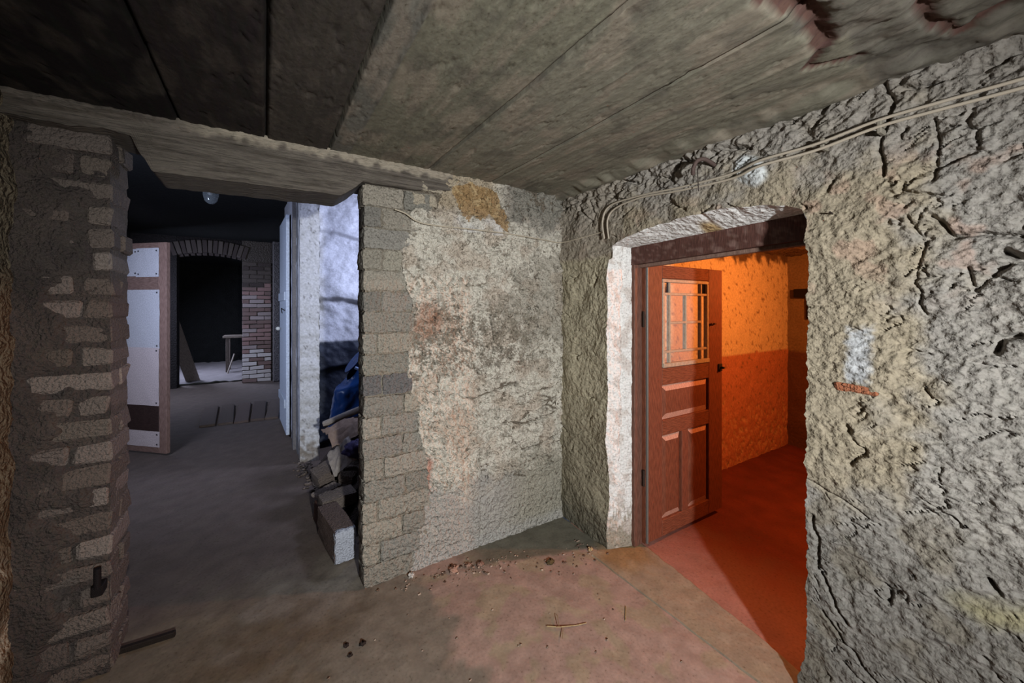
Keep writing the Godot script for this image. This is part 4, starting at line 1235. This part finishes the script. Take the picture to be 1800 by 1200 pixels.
# ------------------------------------------------------------------ sheet-clad door standing open in the passage
func far_door() -> void:
	var d := base("door_2", Vector3(-1.46, 0.02, -5.84))
	d.rotation.y = -atan2(0.61, 0.63) + PI / 2.0 * 0.0
	tag(d, "wooden door clad with pale sheet metal standing open in the passage", "door", "", "structure")
	d.rotation.y = -0.77
	# local x runs from the hinge to the free edge; the clad face looks along +z
	var wood := C(150, 122, 112)
	var W := 0.88
	var H := 2.14
	for r in [[0.0, 0.1, 0.0, H], [W - 0.11, W, 0.0, H]]:
		var m := MB.new()
		m.box(Vector3((r[0] + r[1]) / 2, H / 2, 0), Vector3(r[1] - r[0], H, 0.04), 0.003, 0, null, Basis(), wood)
		put("stile", m.mesh(), mats.wood, d)
	for r in [[H - 0.09, H], [1.66, 1.80], [0.0, 0.19]]:
		var m := MB.new()
		m.box(Vector3(W / 2, (r[0] + r[1]) / 2, 0), Vector3(W - 0.2, r[1] - r[0], 0.04), 0.003, 0, null, Basis(), wood * 0.9)
		put("rail", m.mesh(), mats.wood_flat, d)
	var bd := MB.new()
	bd.box(Vector3(W / 2, 1.0, -0.012), Vector3(W - 0.2, 1.9, 0.014), 0.002, 0, null, Basis(), C(86, 66, 58))
	put("backing_board", bd.mesh(), mats.wood, d)
	var sheet := C(198, 196, 202)
	var sheets := [[0.08, 0.52, 1.80, H - 0.06], [0.50, W - 0.085, 1.79, H - 0.055], [0.06, W - 0.08, 1.06, 1.66], [0.06, W - 0.085, 0.48, 1.07], [0.06, W - 0.08, 0.06, 0.22]]
	for k in sheets.size():
		var r: Array = sheets[k]
		var m := MB.new()
		m.grid(14, 14, func(u: float, v: float):
			var x := lerpf(r[0], r[1], u)
			var y := lerpf(r[2], r[3], v)
			return [Vector3(x + nz.n12.get_noise_2d(y * 2, k) * 0.004, y, 0.024 + k % 2 * 0.003 + nz.n3.get_noise_2d(x * 2, y * 2 + k) * 0.004), sheet.lerp(C(210, 188, 184), 0.7 if k >= 3 else 0.0)])  # lower sheets tinted pink for the warm light that reaches them
		m.box(Vector3((r[0] + r[1]) / 2, (r[2] + r[3]) / 2, 0.020), Vector3(r[1] - r[0] - 0.01, r[3] - r[2] - 0.01, 0.003), 0.0005, 0, null, Basis(), sheet)
		var o := put("metal_sheet", m.mesh(), mats.metal, d)
		for q in [[r[1] - 0.03, r[3] - 0.03], [r[1] - 0.03, r[2] + 0.03], [r[0] + 0.03, r[3] - 0.03], [r[0] + 0.03, r[2] + 0.03]]:
			var nl := MB.new()
			nl.blob(Vector3(q[0], q[1], 0.029), Vector3(0.009, 0.009, 0.004), nz.n1, 0.0, Vector3.ZERO, 8, 4, Basis(), C(60, 56, 60))
			put("nail", nl.mesh(), mats.iron, o)
	var kb := MB.new()
	kb.box(Vector3(W / 2, 0.35, 0.021), Vector3(W - 0.18, 0.26, 0.012), 0.003, 0, null, Basis(), C(66, 48, 44))
	put("kick_board", kb.mesh(), mats.wood_flat, d)

# ------------------------------------------------------------------ cables and lamp
func curve(pts: Array, step := 0.02) -> Array:
	var c := Curve3D.new()
	c.bake_interval = step
	for k in pts.size():
		var t: Vector3 = (pts[mini(k + 1, pts.size() - 1)] - pts[maxi(k - 1, 0)]) * 0.16
		c.add_point(pts[k], -t, t)
	return Array(c.get_baked_points())

func on_right(z: float, h: float, off := 0.012) -> Vector3:
	return Vector3(XR - relief_right(z, h) - off, h, z)

func cables() -> void:
	var cc := C(158, 146, 130)
	var off := 0.03
	for k in 2:
		var pts := []
		var raw := [Vector2(-1.75, 1.923), Vector2(-1.764, 2.04), Vector2(-1.70, 2.118), Vector2(-1.468, 2.124), Vector2(-1.221, 2.105), Vector2(-0.965, 2.10), Vector2(-0.834, 2.112), Vector2(-0.643, 2.112), Vector2(-0.463, 2.130), Vector2(-0.317, 2.128), Vector2(-0.1, 2.122), Vector2(0.3, 2.12)]
		if k == 1: raw = [Vector2(-1.712, 1.918), Vector2(-1.722, 2.03), Vector2(-1.66, 2.092), Vector2(-1.468, 2.112), Vector2(-1.221, 2.088), Vector2(-0.965, 2.076), Vector2(-0.834, 2.088), Vector2(-0.643, 2.089), Vector2(-0.463, 2.108), Vector2(-0.317, 2.105), Vector2(-0.1, 2.097), Vector2(0.3, 2.095)]
		for p in raw:
			var o: float = 0.014 if p.x < -0.9 else 0.04
			pts.append(Vector3(XR - maxf(relief_right(p.x, p.y), 0.0) - o, p.y, p.x))
		var m := MB.new()
		m.tube(curve(pts), 0.0055, 8, cc)
		var o2 := put("electric_cable", m.mesh(), mats.cable)
		tag(o2, "%s of the two parallel grey cables along the right wall" % ("upper" if k == 0 else "lower"), "cable")
		for z in [-0.62, -0.46]:
			var cl := MB.new()
			var h: float = 2.122 if k == 0 else 2.098
			cl.box(Vector3(XR - 0.018, h - 0.002, z), Vector3(0.05, 0.018, 0.014), 0.003, 0, null, Basis(), C(120, 112, 100))
			put("cable_clip", cl.mesh(), mats.plastic, o2)
	# thin wire across the middle wall into the corner
	var m := MB.new()
	var w := []
	for p in [Vector2(0.60, 2.035), Vector2(0.66, 2.02), Vector2(0.723, 1.985), Vector2(0.825, 1.973), Vector2(1.1, 1.976), Vector2(1.329, 1.974), Vector2(1.6, 1.962), Vector2(1.755, 1.955)]:
		w.append(Vector3(p.x, p.y, ZM + 0.026))
	for p in [Vector2(-2.0, 1.958), Vector2(-1.85, 1.97), Vector2(-1.775, 1.972)]: w.append(on_right(p.x, p.y, 0.008))
	m.tube(curve(w), 0.0042, 7, C(160, 148, 130))
	tag(put("thin_wire", m.mesh(), mats.cable), "thin grey wire sagging across the pale plaster wall into the corner", "wire")

	# jar lamp in the passage
	var l := base("jar_lamp", Vector3(-0.45, 2.80, -4.85))
	tag(l, "glass jar ceiling lamp hanging unlit in the passage", "lamp")
	var b := MB.new()
	b.lathe([Vector2(0.0, 0.02), Vector2(0.075, 0.02), Vector2(0.078, -0.05), Vector2(0.07, -0.075), Vector2(0.0, -0.075)], Vector3.ZERO, 20, C(150, 150, 150))
	put("lamp_base", b.mesh(), mats.plastic, l)
	var g := MB.new()
	g.lathe([Vector2(0.063, -0.07), Vector2(0.066, -0.10), Vector2(0.064, -0.2), Vector2(0.05, -0.255), Vector2(0.025, -0.278), Vector2(0.0, -0.283)], Vector3.ZERO, 20)
	put("glass_jar", g.mesh(), mats.jar_glass, l)
	var u := MB.new()
	u.lathe([Vector2(0.0, -0.075), Vector2(0.016, -0.078), Vector2(0.018, -0.12), Vector2(0.03, -0.16), Vector2(0.026, -0.19), Vector2(0.0, -0.2)], Vector3.ZERO, 14, C(110, 110, 108))
	put("bulb", u.mesh(), mats.plastic, l)

# ------------------------------------------------------------------ junk in the recess behind the block pier
func plate(m: MB, nu: int, nv: int, f: Callable, th: float, col: Color) -> void:
	m.grid(nu, nv, func(u: float, v: float): return [f.call(u, v), col])
	m.grid(nu, nv, func(u: float, v: float): return [f.call(u, v) - Vector3(0, th, 0), col], true)
	for s in [0.0, 1.0]:
		m.grid(nu, 1, func(u: float, v: float): return [f.call(u, s) - Vector3(0, th * v, 0), col], s == 0.0)
		m.grid(nv, 1, func(u: float, v: float): return [f.call(s, u) - Vector3(0, th * v, 0), col], s == 1.0)

func heap(x: float, z: float) -> float:
	var e := sm(0.40, 0.75, x + nz.n3.get_noise_2d(z, 3) * 0.1) * sm(-2.5, -3.0, z)
	return 0.34 * e + nz.n12.get_noise_2d(x, z) * 0.05 * (e + 0.2) + nz.n3.get_noise_2d(x, z) * 0.06 * e - 0.012

func rubble() -> void:
	var m := MB.new()
	m.grid(70, 90, func(u: float, v: float):
		var x := lerpf(0.33, 1.84, u)
		var z := lerpf(-4.26, -2.42, v)
		return [Vector3(x, heap(x, z), z), C(72, 62, 56) * (1 + nz.n12.get_noise_2d(x * 2, z))], true)
	tag(put("rubble_heap", m.mesh(), mats.dirt), "dark heap of dirt and rubble filling the recess behind the pier", "rubble", "", "stuff")
	var rnd := RandomNumberGenerator.new()
	rnd.seed = 77

	# whitewashed-ended stone, and stones at the edge of the passage
	var st := base("sill_stone", Vector3(0.43, 0, -2.50), 0.12)
	tag(st, "long stone lying beside the pier, whitewashed on its near end", "stone")
	var b := MB.new()
	rough_block(b, Vector3(0.125, 0.19, 0.40), 3.0, C(104, 88, 80))
	put("stone_body", b.mesh(), mats.brick, st, Vector3(-0.03, 0.095, -0.19))
	var e := MB.new()
	rough_block(e, Vector3(0.12, 0.185, 0.05), 8.0, C(178, 180, 190))
	put("white_end", e.mesh(), mats.brick, st, Vector3(-0.03, 0.095, 0.0))
	var pl := MB.new()
	pl.box(Vector3.ZERO, Vector3(0.022, 0.13, 0.62), 0.003, 0.004, rnd, Basis(), C(92, 62, 48))
	var po := put("edge_board", pl.mesh(), mats.wood_flat, null, Vector3(0.335, 0.066, -2.80))
	po.rotation = Vector3(0, 0.10, 0)
	tag(po, "dark narrow board on edge along the passage floor beside the stone", "board")
	var list := [
		["brick", Vector3(0.43, 0.16, -2.98), Vector3(0.23, 0.09, 0.13), Vector3(0.1, 0.15, 0.03), C(110, 98, 90), "grey brown brick lying behind the whitewashed stone"],
		["brick", Vector3(0.40, 0.10, -3.30), Vector3(0.2, 0.03, 0.1), Vector3(0, 0.5, 0.1), C(150, 136, 126), "flat pale brick fragment at the edge of rubble"],
		["stone", Vector3(0.42, 0.13, -3.52), Vector3(0.17, 0.15, 0.16), Vector3(0.2, 0.3, 0.3), C(112, 100, 92), "angular grey stone at the foot of the white column"],
		["brick", Vector3(0.78, 0.34, -3.12), Vector3(0.2, 0.12, 0.12), Vector3(0.2, 0.7, 0.2), C(130, 88, 78), "reddish broken brick on the heap beside the pier"],
		["stone", Vector3(0.62, 0.40, -3.40), Vector3(0.16, 0.14, 0.12), Vector3(0.4, 0.2, 0.4), C(150, 142, 136), "pale squared stone on top of the rubble heap"],
		["stone", Vector3(0.55, 0.22, -3.20), Vector3(0.14, 0.08, 0.12), Vector3(0.1, 0.9, 0.2), C(104, 92, 84), "small dark stone on the front slope of rubble heap"]]
	for r in list:
		var q := MB.new()
		rough_block(q, r[2], rnd.randf() * 40, r[4])
		var o := put(r[0], q.mesh(), mats.brick, null, r[1])
		o.rotation = r[3]
		tag(o, r[5], r[0])

	# blue plastic sack
	var s := base("plastic_sack", Vector3(0.64, 0.40, -3.90), 0.3)
	tag(s, "blue plastic sack slumped against the dark dado wall", "sack")
	var sk := MB.new()
	sk.grid(40, 40, func(u: float, v: float):
		var a: float = u * TAU
		var y: float = v * 0.62
		var pinch := 1.0 - 0.55 * sm(0.62, 1.0, v)
		var fold: float = 1.0 + 0.10 * nz.n3.get_noise_3d(cos(a) * 0.6, v * 0.9, sin(a) * 0.6) + 0.04 * sin(a * 7 + v * 5) * sm(0.5, 1.0, v)
		return [Vector3(cos(a) * 0.15 * pinch * fold + 0.08 * v, y * 0.85 + 0.10 * cos(a) * sm(0.6, 1.0, v), sin(a) * 0.15 * pinch * fold), C(24, 58, 108)], true)
	sk.grid(20, 3, func(u: float, v: float): return [Vector3(cos(u * TAU) * 0.09 * (1 - v) + 0.08, 0.60 + 0.10 * cos(u * TAU) * (1 - v), sin(u * TAU) * 0.07 * (1 - v)), C(24, 58, 108)], true)
	put("sack_body", sk.mesh(), mats.plastic, s)
	var tl := MB.new()
	tl.tube(curve([Vector3(0.02, 0.55, 0.12), Vector3(0.10, 0.50, 0.16), Vector3(0.16, 0.42, 0.16)]), 0.014, 7, C(130, 150, 190))
	put("handle", tl.mesh(), mats.plastic, s)

	# pale pole, crumpled cardboard sheets, a violet rag
	var pp := MB.new()
	pp.tube([Vector3(0.43, 0.50, -3.70), Vector3(0.62, 0.59, -3.60), Vector3(0.84, 0.69, -3.47)], 0.028, 9, C(168, 160, 154))
	tag(put("pole", pp.mesh(), mats.wood_flat), "pale round pole lying across the junk below the blue sack", "pole")
	var cards := [
		[Vector3(0.58, 0.50, -3.42), Vector2(0.34, 0.22), Vector3(0.35, 0.3, -0.15), C(134, 112, 98), "brown crumpled cardboard flap lying on the junk heap"],
		[Vector3(0.86, 0.57, -3.40), Vector2(0.26, 0.2), Vector3(0.5, -0.4, 0.5), C(158, 146, 136), "grey folded paper sheet next to the pale pole"],
		[Vector3(0.50, 0.36, -3.26), Vector2(0.2, 0.2), Vector3(0.7, 0.2, 0.5), C(150, 140, 134), "small pale card scrap low on the junk heap"]]
	for r in cards:
		var q := MB.new()
		var sz: Vector2 = r[1]
		var ph: float = r[0].x * 9.0
		plate(q, 12, 10, func(u: float, v: float): return Vector3((u - 0.5) * sz.x, 0.05 * sin(u * 3.4 + ph) + 0.03 * nz.n3.get_noise_2d(u + ph, v) + 0.02 * sin(v * 4.0), (v - 0.5) * sz.y), 0.005, r[3])
		var o := put("cardboard", q.mesh(), mats.smooth, null, r[0])
		o.rotation = r[2]
		tag(o, r[4], "cardboard")
	var rg := MB.new()
	rg.blob(Vector3.ZERO, Vector3(0.1, 0.06, 0.08), nz.n3, 0.5, Vector3(3, 1, 2), 18, 12, Basis(), C(66, 58, 96))
	tag(put("rag", rg.mesh(), mats.smooth, null, Vector3(0.60, 0.41, -3.20)), "dark violet rag stuffed between the cardboard pieces", "rag")
	# crumbled plaster along the foot of the column and the passage edge
	var cr := MB.new()
	for k in 130:
		var z := rnd.randf_range(-4.35, -2.9)
		var x := 0.36 + rnd.randf_range(-0.10, 0.12) * rnd.randf() - 0.06 * sm(-3.6, -4.2, z)
		var r := rnd.randf_range(0.006, 0.022)
		cr.blob(Vector3(x, maxf(heap(x, z), 0.0) + r * 0.3, z), Vector3(r, r * 0.7, r), nz.n3, 0.5, Vector3(k, 0, 0), 6, 4, Basis(), C(120, 106, 96) * rnd.randf_range(0.6, 1.2))
	tag(put("plaster_crumbs", cr.mesh(), mats.dirt), "crumbled plaster and grit strewn along the passage edge", "crumbs", "", "stuff")

# ------------------------------------------------------------------ bits on the floor
func floor_bits() -> void:
	var rnd := RandomNumberGenerator.new()
	rnd.seed = 99
	var big := [[0.907, -2.065, 0.022, C(176, 138, 118), "largest pinkish plaster lump lying before the middle wall"],
		[0.693, -2.150, 0.017, C(206, 196, 186), "small white plaster lump at the foot of the block pier"],
		[1.06, -2.03, 0.017, C(150, 116, 100), "reddish brick crumb with a dark hollow before the middle wall"],
		[0.995, -2.06, 0.014, C(168, 134, 116), "pink plaster bit right beside the largest lump"],
		[1.70, -1.79, 0.014, C(190, 160, 120), "yellowish mortar lump on the threshold near the corner"],
		[1.42, -1.83, 0.018, C(96, 78, 50), "dark ochre clod on the floor under the middle wall"]]
	for r in big:
		var m := MB.new()
		var s: float = r[2]
		m.blob(Vector3.ZERO, Vector3(s * 1.2, s * 0.75, s), nz.n3, 0.9, Vector3(r[0] * 9, 0, r[1] * 7), 12, 8, Basis(), r[3])
		tag(put("plaster_lump", m.mesh(), mats.dirt, null, Vector3(r[0], floor_y(r[0], r[1]) + s * 0.45, r[1])), r[4], "lump")
	var cr := MB.new()
	for k in 210:
		var x := 0.0
		var z := 0.0
		if k < 110:
			x = 1.0 + rnd.randfn(0, 0.22); z = -2.02 + rnd.randfn(0, 0.05) + (x - 1.0) * 0.22
		elif k < 160:
			x = rnd.randf_range(1.3, 1.8); z = -1.8 + rnd.randfn(0, 0.06)
		else:
			x = rnd.randf_range(0.2, 1.7); z = rnd.randf_range(-1.9, -1.0)
		if x > 1.77 or z < -2.14: continue
		var r := rnd.randf_range(0.002, 0.0075) * (1.0 if k < 160 else 0.8)
		cr.blob(Vector3(x, floor_y(x, z) + r * 0.4, z), Vector3(r * 1.2, r * 0.8, r), nz.n3, 0.8, Vector3(k, 1, 0), 6, 4, Basis(), C(196, 172, 152).lerp(C(92, 66, 52), rnd.randf()))
	tag(put("mortar_crumbs", cr.mesh(), mats.dirt), "scattered mortar and brick crumbs on the floor below middle wall", "crumbs", "", "stuff")
	# dry twig
	var t := MB.new()
	var y0 := floor_y(1.2, -1.41) + 0.005
	t.tube([Vector3(1.12, y0, -1.47), Vector3(1.16, y0 + 0.006, -1.43), Vector3(1.24, y0, -1.40), Vector3(1.29, y0, -1.385)], 0.0022, 6, C(190, 168, 124))
	t.tube([Vector3(1.16, y0 + 0.004, -1.43), Vector3(1.19, y0 + 0.012, -1.48), Vector3(1.20, y0 + 0.003, -1.50)], 0.0016, 6, C(170, 148, 108))
	t.tube([Vector3(1.175, y0 + 0.004, -1.42), Vector3(1.13, y0 + 0.008, -1.37)], 0.0016, 6, C(170, 148, 108))
	tag(put("dry_twig", t.mesh(), mats.wood_flat), "dry pale forked twig lying in the middle of the floor", "twig")
	var sw := MB.new()
	var y1 := floor_y(1.5, -1.33) + 0.004
	sw.tube([Vector3(1.46, y1, -1.30), Vector3(1.53, y1, -1.36)], 0.002, 6, C(200, 176, 128))
	tag(put("straw", sw.mesh(), mats.wood_flat), "short straw stalk on the floor before the threshold slab", "straw")
	# dark clods
	for r in [[0.305, -1.86, 0.010, "dark clod farthest back of the three before the pier"], [0.37, -1.83, 0.011, "largest dark clod, at the right of the three before the pier"], [0.31, -1.80, 0.008, "smallest dark clod, nearest the viewer of the three before the pier"]]:
		var m := MB.new()
		m.blob(Vector3.ZERO, Vector3(r[2] * 1.3, r[2] * 0.7, r[2]), nz.n3, 0.8, Vector3(r[0] * 30, 0, 0), 10, 6, Basis(), C(52, 42, 36))
		tag(put("dark_clod", m.mesh(), mats.dirt, null, Vector3(r[0], floor_y(r[0], r[1]) + r[2] * 0.4, r[1])), r[3], "clod", "dark clods in front of the pier")

func small_things() -> void:
	# curled iron hook with its wires above the arch
	var h := MB.new()
	var hx := XR - 0.03
	h.tube(curve([Vector3(XR + 0.02, 2.17, -1.06), Vector3(hx - 0.02, 2.19, -1.07), Vector3(hx - 0.05, 2.185, -1.09), Vector3(hx - 0.06, 2.15, -1.105), Vector3(hx - 0.045, 2.13, -1.115)]), 0.010, 9, C(96, 78, 72))
	h.tube(curve([Vector3(hx - 0.035, 2.155, -1.10), Vector3(hx - 0.03, 2.10, -1.10), Vector3(hx - 0.025, 2.05, -1.10)]), 0.0022, 6, C(70, 60, 54))
	h.tube(curve([Vector3(hx - 0.03, 2.16, -1.065), Vector3(hx - 0.03, 2.09, -1.063)]), 0.0018, 6, C(70, 60, 54))
	tag(put("iron_hook", h.mesh(), mats.iron), "rusty curled iron hook high above the arched doorway", "hook")
	# flat iron strip in the floor at the foot of the pillar
	var s := MB.new()
	s.box(Vector3(-0.50, 0.012, -2.345), Vector3(0.31, 0.024, 0.022), 0.003, 0, null, Basis(Vector3.UP, -0.05), C(44, 36, 32))
	tag(put("iron_strip", s.mesh(), mats.iron), "black iron strip on the floor across the passage mouth", "strip")
	var s2 := MB.new()
	s2.box(Vector3(-0.715, 0.010, -2.18), Vector3(0.14, 0.02, 0.02), 0.003, 0, null, Basis(Vector3.UP, 0.5), C(40, 34, 30))
	tag(put("iron_strip", s2.mesh(), mats.iron), "short black iron strip at the lower left foot of the pillar", "strip")
	# hinge pin left in the pillar
	var p := base("hinge_pin", Vector3(-0.565, 0.40, -2.225))
	tag(p, "black iron hinge pin left in the lower brick pillar", "hinge")
	var pm := MB.new()
	pm.tube([Vector3(0, -0.02, 0.02), Vector3(0, 0.06, 0.02)], 0.012, 10, C(30, 26, 24))
	put("pin", pm.mesh(), mats.iron, p)
	var pb := MB.new()
	pb.box(Vector3(0, -0.03, 0), Vector3(0.036, 0.04, 0.06), 0.004, 0, null, Basis(), C(30, 26, 24))
	put("bracket", pb.mesh(), mats.iron, p)
	# nail in the wall right of the arch
	var n := MB.new()
	var np := on_right(-0.60, 1.845, 0.0)
	n.tube([np + Vector3(0.02, 0, 0), np + Vector3(-0.03, 0.004, 0.004)], 0.003, 7, C(50, 42, 38))
	tag(put("nail", n.mesh(), mats.iron), "single iron nail in the plaster right of the arch top", "nail")
